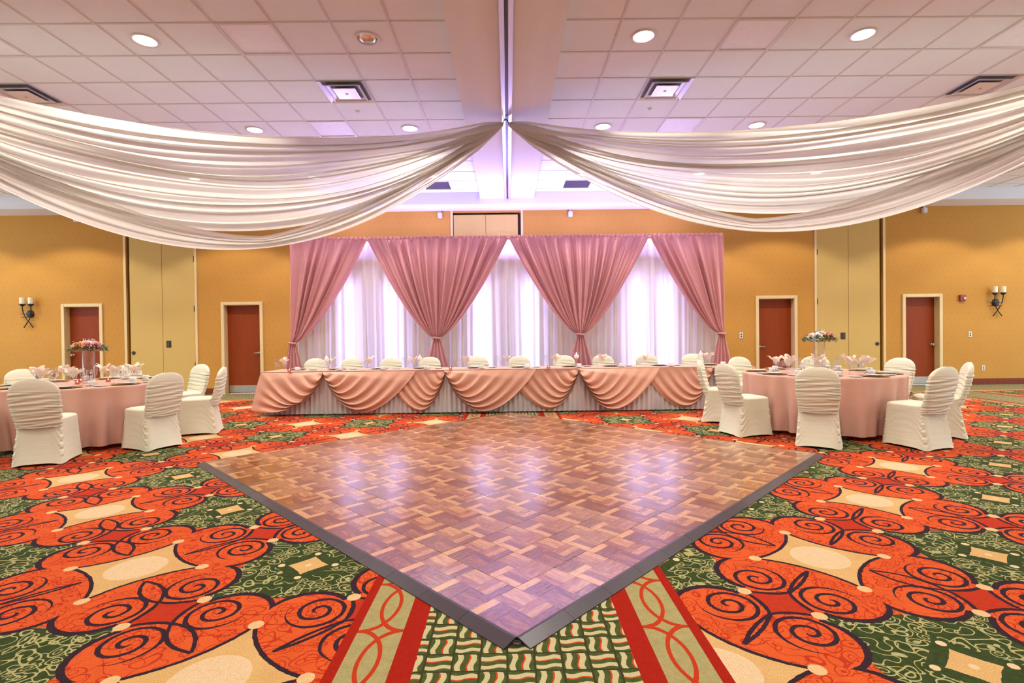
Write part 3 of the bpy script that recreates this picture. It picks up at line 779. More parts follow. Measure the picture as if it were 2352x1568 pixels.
def swag(parent, xp, xe, yf, corner=False, seed=0.0, k_out=1.0, out=0.0):
    """half swag from the pinned point xp to the table edge xe; folds are hanging curves"""
    dr = 1 if xe > xp else -1; L = abs(xe - xp)
    def E(t):
        if not corner: return (xp + dr*L*t, yf, HZ)
        if t < 0.6: return (xp + dr*L*t/0.6, yf, HZ)
        k = (t - 0.6)/0.4
        return (xp + dr*(L + 0.17*k**0.8), yf - 0.02*k, HZ - 0.63*k)
    def f(s, t):
        t0 = t; t = t + 0.022*math.sin(2*PI*5.5*t0 + seed)*(1 - t0)*min(1, t0*4)
        ex, ey, ez = E(max(0.0, min(1.0, t)))
        if corner: D = 0.52*(t/0.6)**0.85 if t < 0.6 else 0.52 - 0.16*(t - 0.6)/0.4
        else: D = 0.685*max(t, 0.0)**0.85
        ss = s; sh = math.sin(PI*ss**0.80)**(0.85 if not corner else 0.95)
        X_ = xp + (ex - xp)*ss; Z_ = HZ - 0.006 + (ez - HZ)*ss**1.2 - D*sh
        fold = math.sin(2*PI*7.0*t0 + seed + 0.6*math.sin(5*t0 + seed))
        Y_ = yf + (ey - yf)*ss - k_out*(0.030*sh + 0.040*min(1.0, sh*1.25)*fold*(1 - 0.45*ss) + 0.012*math.sin(PI*ss)) - out*min(1.0, sh*4)
        return (X_, Y_, max(Z_, 0.03))
    MB().grid(f, 48, 84).build('swag', MAT['swag'], parent, smooth=True)
PIN = [-3.13, -1.08, 1.19, 3.48]
CL = [(-HTX, -1.58), (-2.13, 0.46), (-0.06, 2.57), (2.28, HTX)]
PL = ['leftmost pink swagged tablecloth on the head table, falling over its left end', 'pink swagged tablecloth on the head table, second from the left',
      'pink swagged tablecloth on the head table, third from the left', 'rightmost pink swagged tablecloth on the head table, behind the right round table chairs']
for k in range(4):
    t = thing('swagged_tablecloth', PL[k], 'tablecloth', (0, 0, 0), group='pink tablecloths of the head table')
    a, b = CL[k]; zt = HZ + 0.0012*(3 - k)
    def top(u, v): return (a + (b - a)*u, HF - 0.012 + (HBK - HF + 0.03)*v, zt + 0.003*math.sin(17*u + k)*0)
    cm = MB().grid(top, 12, 4)
    cm.grid(lambda u, v: (a + (b - a)*u, HBK + 0.018 + 0.01*math.sin(30*u)*v, zt - 0.30*v), 40, 4)
    cm.build('cloth_top', MAT['cloth'], t, smooth=False)
    swag(t, PIN[k], b, HF - 0.013, corner=(k == 3), seed=k*1.1, out=0.035)
    swag(t, PIN[k], a, HF - 0.008 if k else HF - 0.013, corner=(k == 0), seed=k*1.1 + 2, k_out=0.7 if k else 1.0, out=-0.012 if k else 0.035)
    # pinned knot
    MB().lathe([(0.0, 0), (0.022, 0.004), (0.026, 0.016), (0.014, 0.026), (0, 0.028)], 12).build('pinned_gather', MAT['swag'], t, (PIN[k], HF - 0.045, HZ - 0.03), True)
    if k in (0, 3):
        s = -1 if k == 0 else 1
        def ed(u, v):
            return (s*(HTX + 0.17*v**0.8 + 0.012*math.sin(2*PI*4*u)*v), HF - 0.012 + (HBK - HF + 0.03)*u, zt - 0.63*v)
        MB().grid(ed, 40, 12).build('end_drop', MAT['cloth'], t, smooth=True)

# ------------------------------------------------------------------ chairs
def chair_proto():
    t = thing('covered_chair')
    rnd = random.Random(3)
    ph = [rnd.uniform(0, 6.28) for _ in range(12)]
    def back(u, v):
        a = 2*PI*u; z = 0.405 + 0.515*v
        # half width: rounded top
        tz = max(0.0, (z - 0.775)/0.147)
        wdt = (0.192 + 0.025*math.sin(PI*min(1, v/0.85)*0.75)) * (max(0.0, 1 - min(1, tz)**2.3))**0.5
        th = 0.036*(1 - 0.75*max(0, tz)**3)
        ca, sa = math.cos(a), math.sin(a)
        x = wdt*math.copysign(abs(ca)**0.42, ca); yl = th*math.copysign(abs(sa)**0.55, sa)
        ruf = max(0.0, min(1.0, (0.83 - z)/0.08))
        q = x/0.2
        w = (0.9*math.sin(2*PI*9.3*v + 1.5*math.sin(1.7*q + 3.0*v + ph[0]) + ph[1])*(0.65 + 0.35*math.sin(5.0*v + 2.0*q + ph[7])) + 0.7*math.sin(2*PI*15.7*v + 2.0*math.sin(2.3*q + 5*v + ph[2]) + ph[3])*(0.6 + 0.4*math.sin(9*v - 2*q))
             + 0.7*abs(q)**3*math.sin(2*PI*31*v + ph[4] + 2*math.sin(11*v)))
        dsp = 0.0088*w*ruf
        yl += dsp*(1 if sa >= 0 else -1)*(0.35 + 0.65*abs(sa)**0.3); x += 0.35*dsp*math.copysign(1, ca)*abs(q)**4
        yc = -0.205 - 0.115*v - 0.02*math.sin(PI*v)
        bow = 0.022*(1 - q*q)
        return (x, yc + yl - bow, z)
    mb = MB().grid(back, 64, 92, cu=True)
    n0 = len(mb.v); 
    b = mb.build('backrest_cover', MAT['chair'], t, smooth=True)
    def seat(u, v):
        a = 2*PI*u; ca, sa = math.cos(a), math.sin(a)
        # v 0 floor .. 0.72 seat edge .. 1 centre of the seat
        e = 0.30
        cx = math.copysign(abs(ca)**e, ca); cy = math.copysign(abs(sa)**e, sa)
        corner = min(1.0, (abs(math.sin(2*a)))**1.2)
        if v < 0.72:
            k = v/0.72
            z = 0.004 + 0.462*k
            fl = (1 - k)
            hx = 0.205 + 0.030*fl**1.3 - 0.020*math.sin(PI*k)*(1 - corner)
            hy = 0.212 + 0.040*fl**1.3 - 0.022*math.sin(PI*k)*(1 - corner)
            if sa < 0: hy += 0.035*fl
            z += (0.022*(1 - corner))*fl**4
            sgn = 1 if math.sin(2*a) > 0 else -1
            wr = math.sin(2*PI*(5.5*k + 2.2*corner) + ph[5] + 2*math.sin(a)) * (0.5 + 0.5*math.sin(3*a + 4*k + ph[8])) + 0.6*math.sin(2*PI*(12*k - 3.2*corner) + ph[6] + math.cos(3*a))*corner
            d = 1 + 0.027*wr*math.sin(PI*min(1, k*1.05))**0.7*(0.25 + 0.75*corner)
            return (hx*cx*d, -0.012 + hy*cy*d, z)
        k = (v - 0.72)/0.28
        r = math.cos(k*PI/2)**0.55; zz = 0.466 + 0.040*math.sin(k*PI/2)**0.8
        return (0.205*cx*r, -0.012 + 0.212*cy*r, zz)
    MB().grid(seat, 88, 60, cu=True).build('seat_cover', MAT['chair'], t, smooth=True)
    # gathered hem band where the back cover meets the seat
    def hem(u, v):
        a = 2*PI*u; ca, sa = math.cos(a), math.sin(a)
        x = 0.198*math.copysign(abs(ca)**0.42, ca); y = 0.040*math.copysign(abs(sa)**0.55, sa)
        q = x/0.2
        return (x, -0.206 + y - 0.022*(1 - q*q), 0.400 + 0.012*v + 0.004*math.sin(9*a))
    MB().grid(hem, 48, 2, cu=True).build('hem_band', MAT['chair'], t, smooth=True)
    return t
proto_chair = chair_proto()
used = {}
def inst(proto, key, loc, rz, label, cat, group, sc_=None):
    if key not in used: o = proto; used[key] = 1
    else: o = copy_tree(proto)
    o.location = loc; o.rotation_euler = (0, 0, rz); tag(o, label, cat, group)
    if sc_: o.scale = sc_
    return o
TABS = {'right': (4.27, 7.00), 'left': (-5.55, 6.80)}
SEATS = {'right': [(-122, 'front', 'back squarely to camera'), (-163, 'front-left', 'side-on by the dance floor'), (151, 'left', 'partly hidden beside head table'),
                   (107, 'back-left', 'before the wooden door'), (61, 'back', 'directly behind the vase'), (18, 'back-right', 'facing the camera'),
                   (-29, 'right', 'half hidden'), (-73, 'front-right', 'turned three-quarters')],
         'left': [(-67, 'front', 'back to the camera'), (-23, 'front-right', 'side-on, shaded back'), (21, 'right', 'seen edge-on'),
                  (67, 'back-right', 'before the tall partition'), (112, 'back', 'behind peach napkins'), (157, 'back-left', 'below the wall sconce'),
                  (202, 'left', 'beyond the frame edge'), (247, 'front-left', 'outside the frame edge')]}
for tb, (cx, cy) in TABS.items():
    for ang, nm, extra in SEATS[tb]:
        rr = 1.235
        a = R(ang)
        
        inst(proto_chair, 'chair', (cx + rr*math.cos(a), cy + rr*math.sin(a), 0), a + PI/2 + R(random.uniform(-3, 3)),
             'ivory covered chair, %s seat, %s round table, %s' % (nm, tb, extra), 'chair', 'chairs around the %s round table' % tb)
ORD = ['first', 'second', 'third', 'fourth', 'fifth', 'sixth', 'seventh', 'eighth', 'ninth', 'tenth']
HX = [(p - 1170)/1176*9.95 for p in (722, 808, 897, 986, 1100, 1193, 1300, 1388, 1490, 1597)]
for k, hx in enumerate(HX):
    inst(proto_chair, 'chair', (hx, 9.76, 0), PI + R(random.uniform(-3, 3)), 'ivory covered chair behind the head table, %s from the left' % ORD[k], 'chair', 'chairs behind the head table')

# ------------------------------------------------------------------ round tables
RT, RZ = 0.955, 0.755
for tb, (cx, cy) in TABS.items():
    t = thing('round_table', 'round banquet table hidden under the pink cloth, %s side of the room' % tb, 'table', (cx, cy, 0), group='round banquet tables')
    MB().lathe([(0, RZ - 0.03), (RT - 0.02, RZ - 0.03), (RT - 0.014, RZ - 0.02), (RT - 0.02, RZ - 0.006), (0, RZ - 0.006)], 48).build('tabletop', MAT['table'], t)
    for k in range(4):
        a = PI/4 + k*PI/2
        MB().tube([(0.5*math.cos(a), 0.5*math.sin(a), RZ - 0.03), (0.62*math.cos(a), 0.62*math.sin(a), 0.0)], 0.016, 8).build('leg', MAT['dark'], t)
    rd = random.Random(5 if tb == 'right' else 9)
    p1, p2, p3 = (rd.uniform(0, 6) for _ in range(3))
    def rc(u, v):
        a = 2*PI*u
        if v < 0.25: r = (RT + 0.004)*v/0.25; return (r*math.cos(a), r*math.sin(a), RZ)
        k = (v - 0.25)/0.75
        kk = max(0.0, (k - 0.04)/0.96)
        fold = 0.75*math.sin(17*a + 1.5*math.sin(4*a + p1) + p2) + 0.35*math.sin(29*a + p3 + 1.2*math.sin(3*a))
        r = RT + 0.004 + 0.012*min(1, k/0.04) + (0.006*kk - 0.105*kk**0.75*max(0.0, 0.5 - 0.55*fold))
        z = RZ - (0.008*min(1, k/0.04)) - 0.695*kk
        return (r*math.cos(a), r*math.sin(a), z)
    o = MB().grid(rc, 220, 44, cu=True).build('round_tablecloth', MAT['cloth'], None, (cx, cy, 0), True)
    tag(o, 'floor-length blush pink cloth draped over the %s round table' % tb, 'tablecloth', 'pink cloths of the round tables')

# ------------------------------------------------------------------ tableware prototypes
def single(name, mb, mat, smooth=True): return mb.build(name, MAT[mat], smooth=smooth)
gob = single('water_goblet', MB().lathe([(0.0, 0.0), (0.034, 0.001), (0.034, 0.003), (0.006, 0.010), (0.0045, 0.07), (0.012, 0.080), (0.034, 0.100), (0.042, 0.135), (0.038, 0.19), (0.0365, 0.19), (0.040, 0.135), (0.030, 0.102), (0.0, 0.086)], 20, cap=False), 'glass')
win = single('wine_glass', MB().lathe([(0.0, 0.0), (0.031, 0.001), (0.031, 0.003), (0.005, 0.009), (0.004, 0.065), (0.020, 0.078), (0.034, 0.105), (0.032, 0.155), (0.0305, 0.155), (0.032, 0.105), (0.018, 0.080), (0.0, 0.072)], 20, cap=False), 'glass')
flu = single('champagne_flute', MB().lathe([(0.0, 0.0), (0.028, 0.001), (0.028, 0.003), (0.005, 0.009), (0.004, 0.07), (0.012, 0.085), (0.024, 0.13), (0.023, 0.215), (0.0215, 0.215), (0.022, 0.13), (0.010, 0.088), (0.0, 0.080)], 20, cap=False), 'glass')
chg = thing('charger_plate')
MB().lathe([(0, 0.002), (0.10, 0.002), (0.118, 0.006), (0.158, 0.011), (0.162, 0.013), (0.157, 0.0145), (0.118, 0.0095), (0, 0.006)], 32, cap=False).build('gold_rim', MAT['gold'], chg, smooth=True)
dpl = single('dinner_plate', MB().lathe([(0, 0.0), (0.062, 0.0), (0.070, 0.003), (0.108, 0.012), (0.110, 0.0135), (0.106, 0.0145), (0.068, 0.006), (0, 0.004)], 28, cap=False), 'porcelain')
brd = single('bread_plate', MB().lathe([(0, 0.0), (0.045, 0.0), (0.078, 0.009), (0.080, 0.011), (0.076, 0.0115), (0.045, 0.004), (0, 0.003)], 24, cap=False), 'porcelain')
sau = single('saucer', MB().lathe([(0, 0.0), (0.035, 0.0), (0.072, 0.011), (0.073, 0.013), (0.069, 0.013), (0.035, 0.004), (0, 0.003)], 24, cap=False), 'porcelain')
cup = thing('coffee_cup')
MB().lathe([(0, 0.001), (0.026, 0.001), (0.028, 0.006), (0.038, 0.030), (0.041, 0.062), (0.039, 0.062), (0.036, 0.030), (0.024, 0.008), (0, 0.007)], 22, cap=False).build('bowl', MAT['porcelain'], cup, smooth=True)
MB().tube([(0.037, 0, 0.050), (0.055, 0, 0.052), (0.062, 0, 0.038), (0.054, 0, 0.022), (0.034, 0, 0.020)], 0.004, 8).build('handle', MAT['porcelain'], cup, smooth=True)
frk = MB(); frk.bbox(-0.006, 0.006, -0.10, 0.03, 0.0, 0.0025, 0.0008)
frk.bbox(-0.012, 0.012, 0.03, 0.055, 0.0, 0.003, 0.0008)
for k in range(4): frk.bbox(-0.0115 + k*0.0063, -0.0075 + k*0.0063, 0.055, 0.098, 0.001, 0.003, 0.0005)
frk = single('fork', frk, 'silver', False)
knf = single('knife', MB().bbox(-0.007, 0.007, -0.11, -0.02, 0.0, 0.004, 0.001).add([(-0.004, -0.02, 0), (0.008, -0.02, 0), (0.010, 0.06, 0), (0.002, 0.11, 0), (-0.004, 0.10, 0), (-0.004, -0.02, 0.002), (0.008, -0.02, 0.002), (0.010, 0.06, 0.002), (0.002, 0.11, 0.002), (-0.004, 0.10, 0.002)],
             [(4, 3, 2, 1, 0), (5, 6, 7, 8, 9), (0, 1, 6, 5), (1, 2, 7, 6), (2, 3, 8, 7), (3, 4, 9, 8), (4, 0, 5, 9)]), 'silver', False)
def napkin_mesh(seed):
    rd = random.Random(seed)
    pk = [rd.uniform(0, 2*PI) for _ in range(4)]; n = rd.choice((4, 5, 5))
    def f(u, v):
        a = 2*PI*u
        lob = 0.5 + 0.5*math.cos(n*a + pk[0] + 0.8*math.sin(a + pk[1]))
        lob = lob**0.8
        hh = 0.095 + 0.080*lob + 0.028*math.sin(2*a + pk[2])
        r = 0.007 + 0.036*v + (0.026 + 0.052*lob*(0.75 + 0.35*math.sin(a + pk[3])))*v**2.0
        r *= 1 + 0.16*math.sin(11*a + 2*math.sin(3*a))*v
        z = hh*(v - 0.22*v**4*lob*0.9)
        return (r*math.cos(a), r*math.sin(a), z)
    mb = MB().grid(f, 60, 12, cu=True)
    me = mb.mesh('napkin', True); me.materials.append(MAT['napkin']); return me
naps = [napkin_mesh(k) for k in range(6)]
nap_n = [0]
def napkin(loc, label, group, s=1.0):
    me = naps[nap_n[0] % 6]; nap_n[0] += 1
    o = put('napkin', me, None, None, loc, random.uniform(0, 6)); o.scale = (s, s, s)
    tag(o, label, 'napkin', group)
    o.rotation_euler = (random.uniform(-0.14, 0.14), random.uniform(-0.14, 0.14), random.uniform(0, 6))

# tall glass vases with flowers
def rose_mesh(seed, mat):
    rd = random.Random(seed); mb = MB()
    for ring, (n, r, h, tilt) in enumerate(((3, 0.008, 0.036, 0.15), (4, 0.016, 0.038, 0.35), (5, 0.025, 0.034, 0.7), (6, 0.033, 0.026, 1.05))):
        for k in range(n):
            a0 = 2*PI*k/n + ring*0.5 + rd.uniform(-.2, .2); sp = 2*PI/n*0.72
            def f(u, v, a0=a0, sp=sp, r=r, h=h, tilt=tilt):
                a = a0 + (u - 0.5)*sp*1.5; rr = r*(0.35 + 0.65*v) + 0.010*tilt*v**3; zz = h*v*(1 - 0.35*(2*u - 1)**2*v) - 0.012*tilt*v**4
                return (rr*math.cos(a), rr*math.sin(a), zz)
            mb.grid(f, 5, 5)
    me = mb.mesh('rose', True); me.materials.append(MAT[mat]); return me
roses = {m: rose_mesh(k, m) for k, m in enumerate(('rose_peach', 'rose_pink', 'rose_white'))}
for tb, (cx, cy) in TABS.items():
    v = MB().lathe([(0, 0), (0.064, 0), (0.066, 0.003), (0.066, 0.43), (0.0645, 0.43), (0.0635, 0.012), (0, 0.012)], 32, cap=False)
    v = v.build('glass_vase', MAT['glass'], None, (cx, cy, RZ), True)
    tag(v, 'tall clear cylinder vase in the middle of the %s round table' % tb, 'vase', 'tall glass vases')
    b = thing('flower_arrangement', 'low dome of %s roses and greenery on the vase, %s round table' % ('peach and white' if tb == 'right' else 'pink, peach and white', tb), 'flowers', (cx, cy, RZ + 0.43), group='flower arrangements')
    MB().lathe([(0, -0.004), (0.075, -0.004), (0.085, 0.004), (0.09, 0.02), (0.07, 0.055), (0.0, 0.075)], 20).build('floral_foam', MAT['leaf'], b, smooth=True)
    rd = random.Random(11 if tb == 'right' else 23)
    spots = [(-PI/2, 0.105, 0.045, 'rose_peach' if tb == 'right' else 'rose_pink'), (-PI/2 - 0.75, 0.125, 0.045, 'rose_white' if tb == 'right' else 'rose_peach'), (-PI/2 + 0.8, 0.115, 0.05, 'rose_pink'),
             (-PI/2 - 0.25, 0.05, 0.085, 'rose_white'), (-PI/2 + 1.9, 0.11, 0.05, 'rose_white'), (0.9, 0.06, 0.09, 'rose_white'), (2.2, 0.10, 0.06, 'rose_peach'), (3.4, 0.13, 0.05, 'rose_white'), (1.4, 0.11, 0.05, 'rose_pink')]
    if tb == 'left':
        spots = [(a + 0.55, r, h, m) for a, r, h, m in spots]
    for a, r, h, m_ in spots:
        o = put('rose', roses[m_], None, b, (r*math.cos(a), r*math.sin(a), h)); s = rd.uniform(1.35, 1.8); o.scale = (s, s, s)
        q = Vector((math.cos(a)*r, math.sin(a)*r, 0.07)).to_track_quat('Z', 'Y'); o.rotation_mode = 'QUATERNION'; o.rotation_quaternion = q
    fol = MB()
    for k in range(420):
        a = rd.uniform(0, 2*PI); r = 0.07 + 0.125*rd.random()**0.5; z = 0.012 + 0.070*(1 - (r/0.20)**2) + rd.uniform(-0.035, 0.02)
        if rd.random() < 0.05: r += 0.04; z += 0.02
        L, W = rd.uniform(0.028, 0.055), rd.uniform(0.009, 0.017); d = a + rd.uniform(-1, 1); tz = rd.uniform(-0.4, 0.7)
        ux, uy = math.cos(d), math.sin(d); px_, py_ = -uy, ux
        c0 = (r*math.cos(a), r*math.sin(a), z)
        fol.add([c0, (c0[0] + ux*L*.5 + px_*W, c0[1] + uy*L*.5 + py_*W, z + tz*L*.5 + .003), (c0[0] + ux*L, c0[1] + uy*L, z + tz*L), (c0[0] + ux*L*.5 - px_*W, c0[1] + uy*L*.5 - py_*W, z + tz*L*.5 + .003)], [(0, 1, 2), (0, 2, 3)])
    o = fol.build('foliage', MAT['leaf'], b); o['kind'] = 'stuff'
    sm = MB()
    for k in range(60):
        a = rd.uniform(0, 2*PI); r = 0.08 + 0.12*rd.random()**0.7; z = 0.03 + 0.07*(1 - (r/0.20)**2) + rd.uniform(0, 0.02)
        s = rd.uniform(0.004, 0.008); c0 = (r*math.cos(a), r*math.sin(a), z)
        sm.add([(c0[0] + s, c0[1], z), (c0[0], c0[1] + s, z), (c0[0] - s, c0[1], z), (c0[0], c0[1] - s, z), (c0[0], c0[1], z + s), (c0[0], c0[1], z - s)], [(0, 1, 4), (1, 2, 4), (2, 3, 4), (3, 0, 4), (1, 0, 5), (2, 1, 5), (3, 2, 5), (0, 3, 5)])
    for k in range(6):
        a = rd.uniform(0, 2*PI); sm.tube([(0.03*math.cos(a), 0.03*math.sin(a), 0.08), (0.05*math.cos(a), 0.05*math.sin(a), 0.12), (0.06*math.cos(a + .3), 0.06*math.sin(a + .3), 0.155)], [0.0015, 0.0015, 0.003], 5)
    o = sm.build('small_blossoms', MAT['rose_white'], b); o['kind'] = 'stuff'

# candle holders
vot = thing('votive_candle')
MB().lathe([(0, 0), (0.026, 0), (0.029, 0.004), (0.032, 0.055), (0.030, 0.055), (0.026, 0.008), (0, 0.008)], 18, cap=False).build('glass_cup', MAT['pinkglass'], vot, smooth=True)
MB().lathe([(0, 0.009), (0.024, 0.009), (0.024, 0.028), (0, 0.028)], 16, cap=False).build('candle', MAT['wax'], vot)
MB().lathe([(0, 0.028), (0.005, 0.034), (0.004, 0.042), (0, 0.052)], 8, cap=False).build('flame', MAT['flame'], vot, smooth=True)
stc = thing('stem_candle_holder')
MB().lathe([(0, 0), (0.045, 0.001), (0.045, 0.004), (0.008, 0.012), (0.007, 0.12), (0.012, 0.14), (0.044, 0.165), (0.046, 0.275), (0.044, 0.275), (0.042, 0.168), (0.0, 0.15)], 20, cap=False).build('stem_glass', MAT['glass'], stc, smooth=True)
MB().lathe([(0, 0.17), (0.036, 0.172), (0.038, 0.215), (0.034, 0.222), (0, 0.224)], 18, cap=False).build('candle', MAT['litwax'], stc, smooth=True)
MB().lathe([(0, 0.222), (0.009, 0.232), (0.007, 0.245), (0, 0.262)], 8, cap=False).build('flame', MAT['flame'], stc, smooth=True)

for tb, (cx, cy) in TABS.items():
    for ang, nm, _ in SEATS[tb]:
        a = R(ang); ox, oy = math.cos(a), math.sin(a); tx, ty = -oy, ox      # outward, tangent (guest's right is +t seen facing in)
        def at(r, s, z=0.0): return (cx + ox*r + tx*s, cy + oy*r + ty*s, RZ + z)
        seat = '%s seat of the %s round table' % (nm, tb); G = 'place settings on the %s round table' % tb
        inst(chg, 'chg', at(0.775, 0), 0, 'gold-rimmed charger plate at the %s' % seat, 'plate', 'gold chargers')
        inst(dpl, 'dpl', at(0.775, 0, 0.010), 0, 'white dinner plate at the %s' % seat, 'plate', 'dinner plates')
        inst(brd, 'brd', at(0.735, -0.265), 0, 'small white bread plate at the %s' % seat, 'plate', 'bread plates')
        inst(sau, 'sau', at(0.58, 0.195), 0, 'white saucer under the cup at the %s' % seat, 'saucer', 'saucers')
        inst(cup, 'cup', at(0.58, 0.195, 0.004), a + 2.0, 'white coffee cup at the %s' % seat, 'cup', 'coffee cups')
        inst(gob, 'gob', at(0.53, 0.0), 0, 'napkin-filled water goblet at the %s' % seat, 'glass', 'water goblets')
        napkin(at(0.53, 0.0, 0.098), 'peach napkin in the goblet at the %s' % seat, 'folded napkins', 0.88)
        inst(win, 'win', at(0.47, 0.14), 0, 'empty wine glass at the %s' % seat, 'glass', 'wine glasses')
        inst(flu, 'flu', at(0.40, 0.05), 0, 'champagne flute at the %s' % seat, 'glass', 'champagne flutes')
        inst(frk, 'frk', at(0.80, -0.185), a + PI/2, 'silver fork at the %s' % seat, 'fork', 'forks')
        inst(knf, 'knf', at(0.80, 0.185), a + PI/2, 'silver knife at the %s' % seat, 'knife', 'knives')
    for k in range(3):
        a = 2*PI*k/3 + 0.6
        inst(vot, 'vot', (cx + 0.2*math.cos(a), cy + 0.2*math.sin(a), RZ), 0, 'small glowing votive candle by the vase foot, %s round table, %s' % (tb, ('right of the vase', 'behind the vase, left', 'in front of the vase')[k]), 'candle', 'votive candles')
NPX = [657, 762, 851, 950, 1074, 1166, 1277, 1384, 1484, 1630]
hz = HZ + 0.005
for k, hx in enumerate(HX):
    seat = '%s head table place from the left' % ORD[k]
    nx = (NPX[k] - 1170)/1176*9.0; y0 = 8.98
    inst(chg, 'chg', (hx, 9.17, hz), 0, 'gold-rimmed charger plate at the %s' % seat, 'plate', 'gold chargers')
    inst(dpl, 'dpl', (hx, 9.17, hz + 0.010), 0, 'white dinner plate at the %s' % seat, 'plate', 'dinner plates')
    inst(brd, 'brd', (hx + 0.30, 9.14, hz), 0, 'small white bread plate at the %s' % seat, 'plate', 'bread plates')
    inst(gob, 'gob', (nx, y0, hz), 0, 'napkin-filled water goblet at the %s' % seat, 'glass', 'water goblets')
    napkin((nx, y0, hz + 0.098), 'peach napkin in the goblet at the %s' % seat, 'folded napkins', 0.85)
    inst(win, 'win', (nx - 0.09, y0 - 0.06, hz), 0, 'empty wine glass at the %s' % seat, 'glass', 'wine glasses')
    inst(flu, 'flu', (nx - 0.17, y0 + 0.02, hz), 0, 'champagne flute at the %s' % seat, 'glass', 'champagne flutes')
    cxp = hx + (0.12 if abs(hx + 0.12 - nx) > 0.14 else 0.22)
    inst(sau, 'sau', (cxp, 8.90, hz), 0, 'white saucer under the cup at the %s' % seat, 'saucer', 'saucers')
    inst(cup, 'cup', (cxp, 8.90, hz + 0.004), 0.5, 'white coffee cup at the %s' % seat, 'cup', 'coffee cups')
for k, px in enumerate((753, 966, 1326, 1612)):
    inst(stc, 'stc', ((px - 1170)/1176*8.78, 8.78, hz), 0, 'lit candle in a tall stemmed glass on the head table, %s from the left' % ORD[k], 'candle', 'stemmed candle holders')
for k, px in enumerate((667, 1036, 1261)):
    inst(vot, 'vot', ((px - 1170)/1176*8.68, 8.68, hz), 0, 'small votive candle at the front edge of the head table, %s from the left' % ORD[k], 'candle', 'votive candles')

# ------------------------------------------------------------------ wall fittings
def sconce(x, label):
    t = thing('wall_sconce', label, 'wall lamp', (x, WALL_Y, 1.98), group='iron candle sconces')
    MB().tube([(0, 0.0, 0), (0, -0.02, 0), (0, -0.035, 0), (0, -0.045, 0)], [0.090, 0.088, 0.06, 0.0], 24).build('back_plate', MAT['dark'], t, smooth=True)
    for s in (-1, 1):
        pts = [(s*0.10, -0.10, 0.20), (s*0.10, -0.10, 0.12), (s*0.085, -0.085, 0.0), (s*0.04, -0.07, -0.12), (-s*0.03, -0.06 - 0.008*s, -0.22), (-s*0.11, -0.06, -0.33)]
        MB().tube(pts, 0.011, 8).build('arm', MAT['dark'], t, smooth=True)
        c = MB().lathe([(0.0, 0.18), (0.03, 0.185), (0.045, 0.205), (0.062, 0.215), (0.062, 0.235), (0.0, 0.235)], 20, s*0.10, -0.10).build('candle_cup', MAT['dark'], t, smooth=False)
        MB().lathe([(0.0, 0.235), (0.050, 0.235), (0.050, 0.375), (0.046, 0.38), (0.0, 0.372)], 20, s*0.10, -0.10).build('candle', MAT['wax'], t)
    for zz, l in ((0.0, 0.19), (-0.075, 0.17)):
        MB().tube([(-l, -0.05, zz), (l - 0.05, -0.05, zz)], 0.007, 6).build('crossbar', MAT['dark'], t)
sconce(-11.42, 'iron wall sconce with two ivory candles on the left of the back wall')
sconce(11.80, 'iron wall sconce with two ivory candles on the right of the back wall')
def plate(name, x, z, w, h, mat, label, cat, holes=2, holem='void', group=None):
    t = thing(name, label, cat, (x, WALL_Y, z), group=group)
    MB().bbox(-w/2, w/2, -0.012, 0, -h/2, h/2, 0.004).build('cover_plate', MAT[mat], t)
    for k in range(holes):
        zz = (k - (holes - 1)/2)*h*0.36
        MB().bbox(-w*0.16, w*0.16, -0.018, -0.012, zz - h*0.11, zz + h*0.11, 0.002).build('socket' if holes > 1 else 'knob', MAT[holem], t)
plate('wall_outlet', 5.62, 1.26, 0.085, 0.145, 'outlet', 'ivory switch plate between the backdrop and the right wooden door', 'switch')
plate('wall_outlet', 11.18, 1.22, 0.085, 0.135, 'outlet', 'ivory switch plate right of the far right door, below the fire alarm', 'switch')
plate('floor_pocket_plate', 11.17, 0.40, 0.155, 0.22, 'dark', 'black square connector plate low on the right wall', 'wall plate', 1, 'steel')
plate('wall_outlet', 11.50, 0.40, 0.075, 0.125, 'outlet', 'ivory wall outlet beside the black connector plate', 'outlet')
plate('wall_outlet', -12.22, 0.40, 0.075, 0.125, 'outlet', 'ivory wall outlet at the far left edge, near the chair', 'outlet')
t = thing('fire_alarm', 'red fire alarm strobe on the wall left of the right sconce', 'fire alarm', (10.98, WALL_Y, 2.10))
MB().bbox(-0.07, 0.07, -0.05, 0, -0.075, 0.075, 0.008).build('housing', MAT['red'], t)
MB().bbox(-0.005, 0.055, -0.075, -0.05, -0.035, 0.010, 0.008).build('strobe_lens', MAT['smoke'], t)
for x_, nm in ((-10.25, 'above the far left door'), (-1.60, 'left of the central partition door'), (1.52, 'right of the central partition door'), (10.05, 'above the far right door')):
    t = thing('wall_speaker', 'small white sensor box high on the back wall, %s' % nm, 'sensor', (x_, WALL_Y, 4.22), group='white sensor boxes under the soffit')
    MB().bbox(-0.05, 0.05, -0.09, 0, -0.07, 0.06, 0.012).build('housing', MAT['white'], t)
    MB().box(-0.012, 0.012, -0.05, -0.02, 0.06, 0.11).build('bracket', MAT['white'], t)

